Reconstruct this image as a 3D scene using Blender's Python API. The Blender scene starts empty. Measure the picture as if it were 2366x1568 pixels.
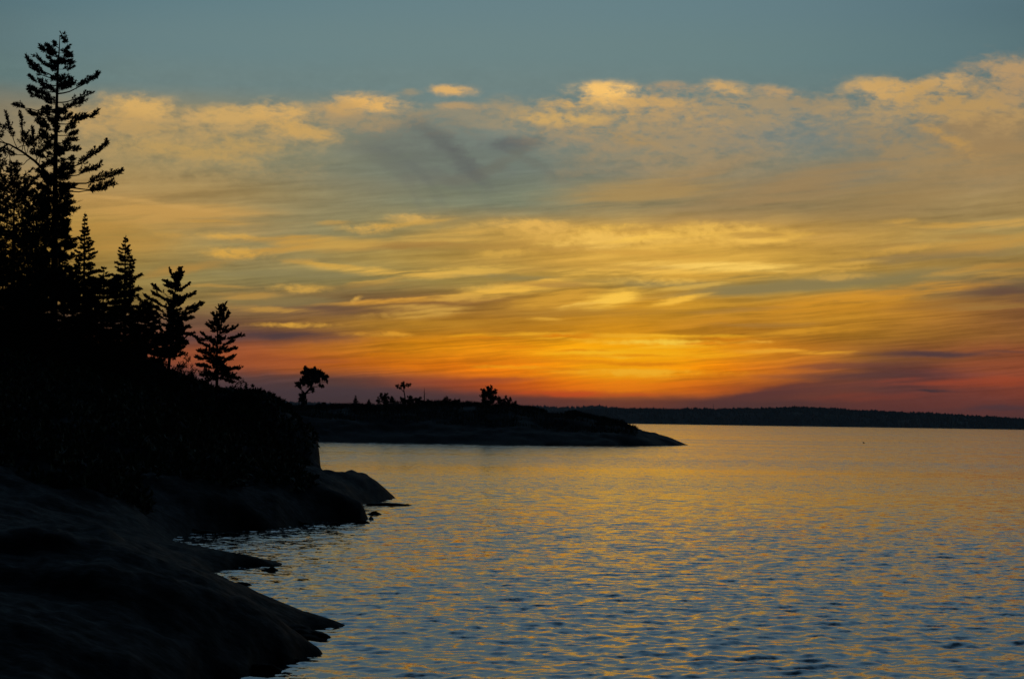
import bpy, math, random
import numpy as np
from mathutils import Vector, Matrix, noise as mnoise

S = bpy.context.scene
COL = S.collection
R = math.radians

# ------------------------------------------------------------------ camera
F = 5258.0                      # focal length in photo pixels (photo taken as 2366 wide)
CX, CY = 1183.0, 784.0
PITCH = math.atan(185.5 / F)
ROLL = R(0.876)
CAMZ = 5.0
_f = np.array([0, math.cos(PITCH), math.sin(PITCH)])
_u0 = np.array([0, -math.sin(PITCH), math.cos(PITCH)])
_r0 = np.array([1.0, 0, 0])
_r = math.cos(ROLL) * _r0 + math.sin(ROLL) * _u0
_u = -math.sin(ROLL) * _r0 + math.cos(ROLL) * _u0
cam = bpy.data.cameras.new('camera')
cam.sensor_width = 36.0
cam.lens = F / 2366.0 * 36.0
cam.clip_start = 0.5
cam.clip_end = 90000.0
co = bpy.data.objects.new('camera', cam)
COL.objects.link(co)
co.matrix_world = Matrix(((_r[0], _u[0], -_f[0], 0), (_r[1], _u[1], -_f[1], 0), (_r[2], _u[2], -_f[2], CAMZ), (0, 0, 0, 1)))
S.camera = co


def pdir(px, py):
    return _f + (px - CX) / F * _r + (CY - py) / F * _u


def at(px, py, Y):
    """point at ground distance Y that stands on the ray through a photo pixel"""
    d = pdir(px, py)
    return np.array([0, 0, CAMZ]) + d * (Y / d[1])


def skyuv(px, py):
    d = pdir(px, py)
    d = d / np.linalg.norm(d)
    return math.atan2(d[0], d[1]) * F / 100, math.asin(d[2]) * F / 100


def lin(c):
    out = []
    for x in c[:3]:
        x = x / 255.0
        out.append(x / 12.92 if x <= 0.04045 else ((x + 0.055) / 1.055) ** 2.4)
    return tuple(out)


# ------------------------------------------------------------------ exposure
S.view_settings.view_transform = 'Standard'
S.view_settings.look = 'None'
S.view_settings.exposure = 0.0
S.view_settings.gamma = 1.0
S.render.filter_size = 1.7
S.cycles.max_bounces = 6
S.cycles.volume_bounces = 0
S.cycles.use_denoising = True

# ------------------------------------------------------------------ world: sunset sky
SUN_EL, SUN_AZ = 1.2, 2.8      # degrees; azimuth to the right of straight ahead (+Y)
W = bpy.data.worlds.new('World')
S.world = W
W.use_nodes = True
nt = W.node_tree
nt.nodes.clear()


class G:
    """small helper that writes shader maths"""

    def __init__(s, nt):
        s.nt = nt

    def n(s, t, **kw):
        x = s.nt.nodes.new(t)
        for k, v in kw.items():
            setattr(x, k, v)
        return x

    def put(s, sock, v):
        if isinstance(v, bpy.types.NodeSocket):
            s.nt.links.new(v, sock)
        elif v is not None:
            if sock.type == 'RGBA' and len(v) == 3:
                v = (*v, 1)
            sock.default_value = v

    def m(s, op, a, b=None, c=None, clamp=False):
        x = s.n('ShaderNodeMath', operation=op, use_clamp=clamp)
        s.put(x.inputs[0], a)
        s.put(x.inputs[1], b)
        if c is not None:
            s.put(x.inputs[2], c)
        return x.outputs[0]

    def vm(s, op, a, b=None, sc=None):
        x = s.n('ShaderNodeVectorMath', operation=op)
        s.put(x.inputs[0], a)
        s.put(x.inputs[1], b)
        if sc is not None:
            s.put(x.inputs['Scale'], sc)
        return x.outputs[0] if op not in ('LENGTH', 'DOT_PRODUCT') else x.outputs['Value']

    def xyz(s, x, y, z):
        c = s.n('ShaderNodeCombineXYZ')
        s.put(c.inputs[0], x)
        s.put(c.inputs[1], y)
        s.put(c.inputs[2], z)
        return c.outputs[0]

    def sep(s, v):
        c = s.n('ShaderNodeSeparateXYZ')
        s.put(c.inputs[0], v)
        return c.outputs

    def smooth(s, x, a, b, lo=0.0, hi=1.0):
        c = s.n('ShaderNodeMapRange', interpolation_type='SMOOTHSTEP')
        s.put(c.inputs[0], x)
        c.inputs[1].default_value = a
        c.inputs[2].default_value = b
        c.inputs[3].default_value = lo
        c.inputs[4].default_value = hi
        return c.outputs[0]

    def linear(s, x, a, b, lo=0.0, hi=1.0):
        c = s.n('ShaderNodeMapRange')
        s.put(c.inputs[0], x)
        c.inputs[1].default_value = a
        c.inputs[2].default_value = b
        c.inputs[3].default_value = lo
        c.inputs[4].default_value = hi
        return c.outputs[0]

    def mix(s, fac, a, b, blend='MIX'):
        c = s.n('ShaderNodeMix', data_type='RGBA', blend_type=blend)
        s.put(c.inputs[0], fac)
        s.put(c.inputs[6], a)
        s.put(c.inputs[7], b)
        return c.outputs[2]

    def noise(s, vec, scale, detail=3, rough=0.5, dim='3D', w=None, dist=0.0):
        c = s.n('ShaderNodeTexNoise', noise_dimensions=dim)
        s.put(c.inputs['Vector'], vec)
        c.inputs['Scale'].default_value = scale
        c.inputs['Detail'].default_value = detail
        c.inputs['Roughness'].default_value = rough
        c.inputs['Distortion'].default_value = dist
        return c

    def ramp(s, fac, stops, interp='B_SPLINE'):
        c = s.n('ShaderNodeValToRGB')
        s.put(c.inputs[0], fac)
        cr = c.color_ramp
        cr.interpolation = interp
        e = cr.elements
        e[0].position, e[0].color = stops[0][0], (*stops[0][1], 1)
        e[1].position, e[1].color = stops[-1][0], (*stops[-1][1], 1)
        for p, col in stops[1:-1]:
            x = e.new(p)
            x.color = (*col, 1)
        return c.outputs[0]


g = G(nt)
tc = g.n('ShaderNodeTexCoord')
D = g.vm('NORMALIZE', tc.outputs['Generated'])
dx, dy, dz = g.sep(D)
U = g.m('MULTIPLY', g.m('ARCTAN2', dx, dy), F / 100)
V = g.m('MULTIPLY', g.m('ARCSINE', dz), F / 100)
VA = g.m('MAXIMUM', V, 0.0)

# wind-drawn warps of the sky coordinates
wv = g.noise(g.xyz(g.m('MULTIPLY', U, 0.22), g.m('MULTIPLY', V, 0.6), 3.1), 1.0, 4, 0.55)
wr, wg_, wb = g.sep(wv.outputs['Color'])
Uw = g.m('ADD', U, g.m('MULTIPLY', g.m('SUBTRACT', wr, 0.5), 2.0))
Vw = g.m('ADD', V, g.m('MULTIPLY', g.m('SUBTRACT', wg_, 0.5), 0.35))
# fine warps
wf = g.noise(g.xyz(g.m('MULTIPLY', U, 1.3), g.m('MULTIPLY', V, 2.6), 7.7), 1.0, 5, 0.6)
fr, fg_, fb = g.sep(wf.outputs['Color'])
Us = g.m('ADD', U, g.m('MULTIPLY', g.m('SUBTRACT', fr, 0.5), 0.55))
Vs = g.m('ADD', V, g.m('MULTIPLY', g.m('SUBTRACT', fg_, 0.5), 0.14))
# textures
Vl = g.m('ADD', Vw, g.m('MULTIPLY', U, -0.09))
NF = g.noise(g.xyz(g.m('MULTIPLY', Us, 1.25), g.m('MULTIPLY', Vs, 3.0), 1.7), 1.0, 8, 0.6).outputs['Fac']
NF2 = g.noise(g.xyz(g.m('MULTIPLY', Us, 4.6), g.m('MULTIPLY', Vs, 8.5), 5.3), 1.0, 5, 0.6).outputs['Fac']
NS = g.noise(g.xyz(g.m('MULTIPLY', Uw, 0.22), g.m('MULTIPLY', Vl, 3.0), 11.0), 1.0, 6, 0.58).outputs['Fac']
NT = g.noise(g.xyz(g.m('MULTIPLY', Us, 0.6), g.m('MULTIPLY', Vl, 7.5), 23.0), 1.0, 5, 0.6).outputs['Fac']

# sky colours measured row by row: (photo row, nine colours from x = 0 to x = 2366)
XS = [0, 300, 600, 900, 1200, 1450, 1700, 2000, 2366]
ROWS = [
    (960, [(70, 60, 66), (75, 60, 65), (80, 60, 62), (95, 62, 58), (100, 62, 55), (112, 64, 52), (108, 62, 52), (108, 58, 52), (95, 58, 55)]),
    (922, [(65, 55, 62), (72, 58, 63), (80, 60, 62), (85, 60, 58), (108, 60, 50), (125, 64, 46), (90, 58, 52), (110, 59, 50), (112, 59, 50)]),
    (890, [(75, 58, 60), (85, 62, 62), (95, 65, 60), (120, 68, 52), (205, 90, 20), (248, 118, 2), (180, 88, 30), (105, 61, 52), (132, 64, 46)]),
    (850, [(110, 65, 50), (130, 70, 50), (166, 84, 40), (212, 112, 16), (243, 132, 4), (255, 162, 2), (240, 134, 8), (114, 69, 51), (140, 70, 45)]),
    (802, [(130, 75, 50), (150, 85, 50), (165, 90, 45), (216, 134, 22), (242, 152, 12), (255, 176, 12), (226, 142, 20), (152, 97, 40), (140, 76, 45)]),
    (760, [(100, 75, 60), (110, 82, 62), (120, 84, 55), (168, 118, 40), (182, 122, 30), (192, 130, 28), (178, 118, 30), (168, 114, 35), (142, 92, 45)]),
    (702, [(130, 95, 45), (140, 115, 60), (137, 110, 65), (128, 95, 55), (165, 118, 45), (208, 148, 42), (188, 135, 42), (195, 135, 40), (130, 86, 50)]),
    (650, [(150, 110, 45), (148, 125, 68), (143, 128, 80), (148, 129, 74), (165, 134, 64), (180, 141, 62), (170, 136, 64), (146, 126, 72), (122, 100, 66)]),
    (600, [(160, 120, 50), (165, 134, 70), (152, 134, 86), (172, 142, 74), (190, 147, 66), (212, 162, 68), (212, 162, 66), (180, 140, 64), (148, 120, 66)]),
    (545, [(165, 130, 65), (172, 140, 74), (148, 134, 92), (154, 137, 88), (192, 150, 70), (202, 155, 68), (205, 156, 68), (190, 148, 72), (162, 137, 80)]),
    (465, [(160, 130, 80), (172, 138, 82), (155, 135, 90), (132, 130, 102), (126, 130, 106), (138, 130, 98), (146, 128, 90), (148, 127, 86), (156, 130, 82)]),
    (385, [(140, 125, 95), (150, 134, 95), (137, 132, 103), (122, 127, 110), (118, 127, 115), (130, 130, 112), (130, 128, 108), (126, 128, 112), (148, 128, 90)]),
    (300, [(135, 125, 102), (148, 136, 103), (140, 134, 107), (122, 131, 119), (120, 132, 125), (130, 135, 119), (122, 131, 125), (115, 129, 126), (142, 129, 98)]),
    (205, [(100, 125, 124), (110, 130, 128), (110, 131, 130), (111, 132, 130), (112, 132, 130), (111, 131, 129), (108, 129, 127), (103, 125, 125), (98, 120, 119)]),
    (120, [(98, 123, 126), (104, 129, 132), (107, 132, 134), (109, 133, 134), (109, 133, 134), (108, 132, 133), (106, 131, 132), (100, 126, 129), (92, 119, 124)]),
    (0, [(86, 116, 125), (96, 125, 132), (101, 129, 135), (104, 131, 136), (105, 131, 136), (104, 131, 136), (102, 129, 135), (97, 124, 131), (86, 114, 123)]),
]
ULO, UHI = -40.0, 40.0
# warps drift the rows into bands
Vr = g.m('ADD', V, g.m('ADD', g.m('MULTIPLY', g.m('SUBTRACT', wg_, 0.5), 0.35), g.m('MULTIPLY', g.m('SUBTRACT', fg_, 0.5), 0.10)))
Ur = g.m('ADD', U, g.m('MULTIPLY', g.m('SUBTRACT', wr, 0.5), 1.6))
Uf = g.linear(Ur, ULO, UHI)
US2 = g.m('ADD', U, g.m('MULTIPLY', g.m('SUBTRACT', fr, 0.5), 0.8))
NFF = g.m('ADD', g.m('MULTIPLY', NF, 0.62), g.m('MULTIPLY', NF2, 0.38))
# thin cirrus structure: brighter and duller threads, strongest in the golden belt
amp = g.m('MULTIPLY', g.smooth(V, 0.2, 1.4), g.smooth(V, 7.2, 4.5))
thr = g.m('ADD', g.m('MULTIPLY', g.m('SUBTRACT', NS, 0.5), 1.0), g.m('MULTIPLY', g.m('SUBTRACT', NT, 0.5), 0.65))
NT2 = g.noise(g.xyz(g.m('MULTIPLY', Us, 0.33), g.m('MULTIPLY', Vl, 15.0), 41.0), 1.0, 4, 0.6).outputs['Fac']
LOWT = g.m('MULTIPLY', g.m('SUBTRACT', NT2, 0.5), g.m('MULTIPLY', g.smooth(V, 0.3, 1.0, 0.0, 0.9), g.smooth(V, 4.6, 2.6)))
THREAD = g.m('ADD', g.m('ADD', LOWT, g.m('MULTIPLY_ADD', g.m('SUBTRACT', NFF, 0.5), g.smooth(V, 8.6, 7.4, 0.0, 0.35), 1.0)), g.m('MULTIPLY', thr, amp))
KF = g.m('MULTIPLY_ADD', NFF, 4.6, -1.30)
KS = g.m('MULTIPLY_ADD', NS, 3.2, -0.60)
KT = g.m('MULTIPLY_ADD', NT, 3.2, -0.60)
KW = g.m('MULTIPLY', NS, 2.0)


def lens_group():
    """one cloud lens as a node group: soft ellipse about a bent axis, its own softness above and below"""
    t = bpy.data.node_groups.new('cloud_lens', 'ShaderNodeTree')
    for nm in ('u', 'v', 'tex', 'u0', 'v0', 'slope', 'bend', 'top', 'bottom', 'side', 'op', 'lo', 'hi'):
        t.interface.new_socket(nm, in_out='INPUT', socket_type='NodeSocketFloat')
    t.interface.new_socket('mask', in_out='OUTPUT', socket_type='NodeSocketFloat')
    q = G(t)
    i = q.n('NodeGroupInput').outputs
    du = q.m('SUBTRACT', i['u'], i['u0'])
    dv = q.m('MULTIPLY_ADD', du, q.m('MULTIPLY_ADD', du, i['bend'], i['slope']), q.m('SUBTRACT', i['v'], i['v0']))
    a = q.m('MAXIMUM', q.m('MULTIPLY', dv, i['top']), q.m('MULTIPLY', dv, i['bottom']))
    b = q.m('MULTIPLY', du, i['side'])
    m = q.m('POWER', 0.472, q.m('MULTIPLY_ADD', a, a, q.m('MULTIPLY', b, b)))
    m = q.m('MULTIPLY', m, i['tex'])
    c = q.n('ShaderNodeMapRange', interpolation_type='SMOOTHSTEP')
    q.put(c.inputs[0], m)
    q.put(c.inputs[1], i['lo'])
    q.put(c.inputs[2], i['hi'])
    q.put(c.inputs[4], i['op'])
    o = q.n('NodeGroupOutput')
    q.put(o.inputs[0], c.outputs[0])
    return t


LENS = lens_group()


def stroke(q, i, col, px, py, su, st, sb, color, op, tex='f', slope=0.0, bend=0.0):
    """one cloud: a soft lens with its own top and bottom softness, broken up by cloud texture"""
    u0, v0 = skyuv(px, py)
    x = q.n('ShaderNodeGroup')
    x.node_tree = LENS
    vals = dict(u=i['Us' if tex in 'ft' else 'US2'], v=i['Vs'], tex=i['K' + tex] if tex != 'p' else 1.0, u0=u0, v0=v0, slope=slope, bend=bend,
                top=100.0 / st, bottom=-100.0 / sb, side=100.0 / su, op=op, lo=0.0 if tex in 'pw' else .14, hi=1.25 if tex in 'fw' else 1.08)
    for k_, v_ in vals.items():
        q.put(x.inputs[k_], v_)
    return q.mix(x.outputs[0], col, lin(color))


def band(va, vb):
    """colour of the strip of sky between two elevations (the strips only save work: every cloud is built into each strip it reaches)"""
    t = bpy.data.node_groups.new('sky_strip', 'ShaderNodeTree')
    shared = dict(Uf=Uf, Vr=Vr, Us=Us, US2=US2, Vs=Vs, Kf=KF, Ks=KS, Kt=KT, Kw=KW, thread=THREAD)
    for nm in shared:
        t.interface.new_socket(nm, in_out='INPUT', socket_type='NodeSocketFloat')
    t.interface.new_socket('color', in_out='OUTPUT', socket_type='NodeSocketColor')
    q = G(t)
    i = q.n('NodeGroupInput').outputs
    col = None
    rows = [(skyuv(1183, py)[1], py, c) for py, c in ROWS]
    lo = max([k_ for k_, r in enumerate(rows) if r[0] <= va - .35] or [0])
    hi = min([k_ for k_, r in enumerate(rows) if r[0] >= vb + .35] or [len(rows) - 1])
    prev = None
    for v, py, cols in rows[lo:hi + 1]:
        us = [skyuv(x, py)[0] for x in XS]
        stops = [(0.0, tuple(a * 0.45 for a in lin(cols[0])))]
        for uu, c in zip(us, cols):
            stops.append(((uu - ULO) / (UHI - ULO), lin(c)))
        stops.append((1.0, tuple(a * 0.45 for a in lin(cols[-1]))))
        rc = q.ramp(i['Uf'], stops, 'CARDINAL' if py > 300 else 'B_SPLINE')
        col = rc if col is None else q.mix(q.smooth(i['Vr'], prev, v), col, rc)
        prev = v
    col = q.vm('SCALE', col, sc=i['thread'])
    n = 0
    for s_ in STROKES:
        px, py, su, st, sb = s_[:5]
        sl_ = abs(s_[8]) if len(s_) > 8 else 0.0
        bd_ = abs(s_[9]) if len(s_) > 9 else 0.0
        v0 = skyuv(px, py)[1]
        ext = sl_ * su / 100 * 1.3 + bd_ * (su / 100) ** 2 * 2 + .15
        if v0 + st / 100 * 2.0 + ext < va or v0 - sb / 100 * 2.0 - ext > vb:
            continue
        col = stroke(q, i, col, *s_)
        n += 1
    o = q.n('NodeGroupOutput')
    q.put(o.inputs[0], col)
    x = g.n('ShaderNodeGroup')
    x.node_tree = t
    for nm, sk in shared.items():
        g.put(x.inputs[nm], sk)
    return x.outputs[0], n


STROKES = [
    # high veils
    (390, 490, 230, 26, 44, (200, 154, 82), .85, 's', .03),
    (240, 540, 160, 30, 40, (186, 140, 66), .60, 's', .05),
    (330, 466, 200, 5, 6, (206, 162, 92), .50, 't', .10),
    (300, 410, 160, 30, 40, (172, 145, 92), .45, 's', .10),
    (1500, 440, 210, 45, 38, (178, 142, 82), .70, 's', -.15),
    (1760, 440, 240, 40, 45, (160, 130, 86), .50, 's', -.25),
    (1640, 395, 120, 18, 18, (158, 132, 95), .45, 's', -.35),
    (2090, 440, 230, 60, 60, (160, 130, 82), .65, 's', -.30),
    (1330, 390, 60, 30, 30, (150, 132, 100), .40, 'f', -.3),
    (2290, 320, 130, 70, 95, (165, 132, 86), .70, 's', .20),
    # smoky wisps
    (990, 350, 210, 55, 55, (104, 107, 101), .50, 'f', .25),
    (1040, 325, 100, 26, 28, (98, 100, 97), .48, 'f', .8, 0.3),
    (905, 385, 90, 20, 18, (106, 107, 98), .36, 'w', .8, .4),
    (1000, 405, 100, 18, 18, (106, 106, 97), .36, 'w', .2, .3),
    (1180, 330, 70, 15, 20, (96, 99, 99), .62, 'f', -.1),
    (1240, 380, 90, 14, 16, (108, 108, 98), .40, 's', .5),
    (1120, 400, 150, 16, 18, (110, 107, 94), .42, 's', -.45, -.2),
    (1060, 290, 60, 14, 16, (116, 116, 106), .40, 'f', .4),
    (850, 430, 200, 20, 20, (128, 122, 98), .35, 'w', .1),
    (925, 365, 100, 20, 22, (98, 101, 97), .34, 'w', .65, .4),
    (1015, 325, 105, 20, 24, (94, 97, 96), .42, 'w', .75, .3),
    (1075, 385, 90, 18, 20, (98, 100, 96), .34, 'w', .70, -.3),
    (1187, 335, 70, 17, 20, (94, 97, 98), .42, 'w', -.1),
    # golden blotches under the cumulus
    (400, 360, 270, 75, 60, (178, 150, 98), .70, 'f', .05),
    (1560, 320, 270, 85, 90, (170, 144, 104), .70, 'f', .1),
    (1330, 300, 120, 40, 50, (165, 142, 108), .55, 'f'),
    (2120, 350, 220, 70, 70, (168, 138, 92), .60, 'f', .2),
    (1900, 420, 200, 40, 40, (160, 130, 86), .55, 's', -.3),
    # continuous bank beneath the row of cumulus
    (300, 275, 190, 30, 60, (192, 158, 102), .75, 'f', .03),
    (560, 285, 190, 30, 55, (190, 157, 102), .75, 'f', .04),
    (800, 270, 150, 26, 40, (178, 150, 106), .65, 'f', .03),
    (1080, 262, 170, 22, 40, (160, 142, 110), .55, 'f'),
    (1330, 258, 170, 30, 50, (190, 158, 106), .70, 'f'),
    (1560, 235, 190, 26, 60, (188, 155, 106), .75, 'f', .04),
    (1780, 240, 170, 22, 60, (172, 147, 108), .70, 'f', .10),
    (1960, 235, 130, 20, 40, (160, 140, 108), .50, 'f', .05),
    (2120, 225, 190, 34, 60, (190, 156, 104), .75, 'f', -.02),
    (2320, 215, 170, 50, 80, (180, 148, 102), .80, 'f', -.05),
    # row of cumulus along the top
    (320, 240, 85, 24, 34, (218, 174, 102), .92, 'f', .05),
    (250, 275, 90, 22, 26, (195, 158, 98), .70, 'f'),
    (440, 262, 40, 16, 24, (194, 160, 106), .70, 'f'),
    (540, 262, 90, 22, 30, (208, 168, 102), .85, 'f', -.06),
    (650, 256, 75, 24, 34, (216, 172, 102), .88, 'f', .08),
    (690, 296, 95, 18, 24, (205, 164, 96), .80, 'f', .16),
    (430, 348, 150, 18, 24, (192, 156, 92), .65, 'f', .08),
    (560, 330, 90, 14, 18, (190, 155, 92), .55, 'f', .10),
    (345, 300, 90, 12, 14, (185, 152, 96), .55, 'f'),
    (855, 238, 92, 22, 22, (228, 178, 102), .95, 'f', .03),
    (790, 250, 55, 16, 20, (200, 160, 100), .75, 'f'),
    (945, 214, 26, 10, 10, (165, 145, 110), .55, 'f'),
    (1046, 210, 50, 14, 13, (224, 176, 106), .95, 'f'),
    (1065, 244, 62, 9, 11, (188, 154, 106), .70, 'f'),
    (1165, 235, 40, 16, 16, (165, 145, 112), .55, 'f'),
    (1405, 212, 80, 22, 34, (248, 196, 112), 1.0, 'f', .0),
    (1320, 236, 72, 15, 18, (215, 170, 100), .85, 'f', -.08),
    (1500, 236, 95, 14, 16, (205, 164, 102), .80, 'f', .02),
    (1300, 274, 95, 15, 16, (210, 170, 102), .85, 'f'),
    (1455, 262, 32, 9, 9, (200, 160, 100), .75, 'f'),
    (1560, 200, 75, 12, 15, (188, 152, 106), .65, 'f'),
    (1675, 204, 52, 18, 15, (210, 168, 106), .88, 'f', .14),
    (1790, 212, 60, 13, 14, (196, 158, 106), .78, 'f', .15),
    (1850, 235, 70, 12, 14, (160, 140, 108), .45, 'f', .1),
    (1450, 320, 80, 14, 18, (175, 144, 96), .60, 'f', .28),
    (1700, 270, 70, 14, 16, (150, 138, 112), .45, 'f', .5),
    (2060, 206, 92, 22, 30, (216, 172, 106), .92, 'f', .08),
    (2175, 190, 70, 20, 26, (208, 166, 104), .80, 'f', -.10),
    (2310, 165, 85, 40, 30, (190, 154, 106), .85, 'f', -.05),
    (2380, 200, 80, 40, 40, (178, 146, 104), .70, 'f'),
    (2210, 240, 170, 36, 50, (186, 150, 94), .78, 'f', .20),
    (2185, 318, 85, 18, 22, (190, 148, 84), .70, 'f', .55),
    # golden belt
    (950, 502, 52, 9, 12, (216, 172, 92), .85, 'f', -.03),
    (840, 525, 62, 12, 15, (224, 175, 86), .88, 'f'),
    (1230, 518, 120, 14, 34, (230, 180, 88), .92, 'f', .03, .05),
    (1070, 548, 180, 18, 24, (218, 170, 80), .85, 's', -.06),
    (770, 557, 125, 12, 24, (208, 162, 76), .80, 's'),
    (530, 547, 66, 9, 8, (218, 168, 78), .85, 'f'),
    (390, 543, 44, 7, 7, (195, 150, 74), .65, 'f'),
    (545, 585, 75, 14, 14, (220, 168, 74), .88, 'f'),
    (430, 618, 100, 10, 12, (182, 135, 64), .70, 's', -.20),
    (1420, 545, 125, 14, 34, (244, 194, 92), .92, 'f', -.02),
    (1660, 530, 160, 17, 34, (238, 188, 86), .85, 'f', .0, .03),
    (1330, 565, 90, 10, 14, (250, 200, 96), .80, 'f'),
    (1750, 552, 75, 9, 10, (246, 194, 88), .85, 't', .10),
    (1560, 585, 230, 26, 30, (238, 186, 80), .60, 's'),
    (1650, 614, 170, 10, 13, (255, 208, 100), .95, 't'),
    (1480, 628, 200, 8, 9, (250, 196, 84), .80, 't', -.01),
    (960, 631, 190, 8, 11, (240, 186, 80), .85, 't', .01, -.012),
    (1110, 622, 110, 7, 10, (252, 202, 88), .85, 't', -.06),
    (745, 611, 66, 6, 6, (218, 168, 72), .75, 't', .05),
    (690, 665, 72, 10, 12, (216, 166, 74), .88, 'f'),
    (500, 662, 80, 4, 4, (190, 145, 70), .55, 't'),
    (1900, 652, 340, 15, 16, (140, 124, 80), .90, 's', -.09),
    (1540, 655, 150, 12, 12, (145, 128, 82), .80, 's', .02),
    (1180, 640, 150, 6, 8, (140, 125, 80), .60, 't', .02),
    (2150, 590, 190, 12, 15, (132, 114, 78), .80, 't', -.06),
    (2300, 560, 220, 16, 18, (196, 146, 66), .65, 't', -.12),
    (2330, 615, 120, 12, 12, (178, 134, 62), .60, 't', -.08),
    (2340, 675, 130, 20, 22, (100, 72, 60), .85, 'w', .02),
    (2330, 515, 160, 8, 9, (215, 165, 80), .60, 't', -.05),
    # long comet-like cirrus under the belt
    (750, 713, 150, 12, 14, (112, 82, 66), .95, 'w', -.02),
    (1010, 700, 190, 11, 15, (150, 106, 56), .75, 't', -.10),
    (1200, 660, 130, 7, 20, (246, 188, 74), .90, 't', -.17),
    (920, 693, 170, 5, 8, (222, 158, 60), .80, 't', -.07),
    (1300, 690, 110, 20, 22, (225, 165, 58), .70, 't', -.15),
    (825, 690, 14, 7, 7, (225, 170, 75), .80, 'f', -.4),
    (1415, 690, 66, 18, 20, (255, 200, 76), 1.0, 't', -.22),
    (1565, 692, 66, 6, 8, (252, 192, 68), .92, 't', -.20),
    (1650, 640, 200, 9, 10, (225, 168, 62), .60, 't', -.03),
    (1240, 570, 200, 16, 16, (184, 140, 66), .60, 't', -.02),
    (1480, 585, 160, 8, 9, (205, 152, 64), .55, 't', .04),
    (700, 635, 200, 10, 12, (140, 128, 86), .65, 's', .0),
    (650, 695, 160, 14, 14, (138, 122, 78), .60, 's'),
    (1330, 720, 260, 10, 12, (172, 124, 48), .60, 't', -.03),
    (1150, 745, 260, 8, 9, (196, 138, 42), .50, 't', -.02),
    (1950, 692, 300, 18, 20, (220, 150, 42), .75, 't', -.13),
    (1800, 730, 250, 12, 14, (205, 138, 38), .60, 't', -.10),
    (1860, 764, 120, 7, 8, (228, 158, 42), .70, 't', -.08),
    (1265, 738, 42, 4, 4, (228, 168, 58), .75, 't'),
    (2250, 700, 200, 14, 14, (150, 105, 50), .50, 't', -.08),
    # purple bars on the left
    (690, 750, 100, 6, 7, (228, 168, 62), .92, 'f', -.01),
    (880, 772, 90, 6, 8, (230, 160, 46), .92, 'f', -.01),
    (660, 776, 190, 14, 17, (72, 58, 62), 1.0, 'w', -.01),
    (420, 782, 170, 14, 16, (86, 68, 68), .85, 'w'),
    (600, 830, 220, 14, 24, (160, 84, 46), .55, 't', .04),
    # glow over the sun
    (1440, 842, 130, 75, 52, (255, 168, 8), .75, 'p'),
    (1400, 774, 260, 5, 6, (246, 176, 40), .75, 't'),
    (1530, 790, 150, 6, 8, (255, 205, 66), .95, 'f'),
    (1755, 790, 42, 4, 4, (236, 168, 54), .85, 'f'),
    (1830, 812, 130, 5, 6, (242, 168, 46), .90, 't', .0),
    (1450, 815, 220, 10, 12, (255, 184, 24), .80, 't'),
    (1330, 836, 200, 5, 7, (225, 130, 14), .60, 't'),
    (1490, 857, 180, 5, 14, (255, 182, 40), .95, 'f'),
    (1420, 890, 200, 14, 14, (250, 130, 10), .55, 't', -.03),
    (1345, 909, 150, 8, 7, (214, 82, 32), .75, 't'),
    (1100, 878, 130, 8, 10, (160, 76, 46), .60, 't', -.04),
    # dusk bank under the glow and the red right
    (1790, 903, 210, 11, 34, (100, 58, 53), 1.0, 'w', -.19),
    (1960, 867, 180, 7, 8, (92, 60, 57), .90, 'w', -.02),
    (1960, 845, 160, 8, 8, (112, 66, 54), .60, 't', -.04),
    (2150, 818, 130, 7, 8, (84, 60, 60), 1.0, 'w', .0),
    (2330, 812, 60, 4, 4, (100, 66, 58), .60, 't'),
    (2250, 880, 210, 10, 13, (168, 72, 40), .6, 't', -.03),
    (1990, 915, 150, 8, 10, (140, 64, 44), .5, 't', -.05),
    (2300, 845, 160, 10, 12, (158, 82, 48), .55, 't', -.03),
    (2155, 903, 34, 2.5, 3, (66, 50, 54), .90, 'p'),
    (2350, 942, 110, 8, 8, (84, 58, 62), .70, 't', -.03),
    (800, 905, 300, 16, 24, (78, 60, 64), .70, 'w', .03),
]
# above the picture: clear evening blue that deepens to the zenith and away from the sunset
sky = g.n('ShaderNodeTexSky', sky_type='NISHITA', sun_disc=False)
sky.sun_elevation = R(SUN_EL)
sky.sun_rotation = R(SUN_AZ)
sky.altitude = 0.0
sky.air_density = 1.0
sky.dust_density = 1.0
sky.ozone_density = 3.0
hi = g.vm('SCALE', sky.outputs[0], sc=0.012)
vhi = g.m('MULTIPLY', g.m('ARCSINE', dz), 180 / math.pi)
hiramp = g.ramp(g.linear(vhi, 10, 90), [(0, lin((106, 134, 143))), (.05, lin((116, 150, 168))), (.1, lin((116, 156, 184))), (.2, lin((102, 145, 180))), (.3, lin((58, 92, 122))), (.5, lin((9, 16, 25))), (1, lin((2, 4, 7)))], 'LINEAR')
hi = g.mix(0.15, hiramp, hi)
ca = g.vm('DOT_PRODUCT', D, (math.sin(R(SUN_AZ)), math.cos(R(SUN_AZ)), 0.0))
fall = g.smooth(ca, -0.1, 0.95, 0.03, 1.0)


def emit(c):
    bg = g.n('ShaderNodeBackground')
    g.put(bg.inputs['Color'], c)
    g.put(bg.inputs['Strength'], fall)
    return bg.outputs[0]


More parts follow.
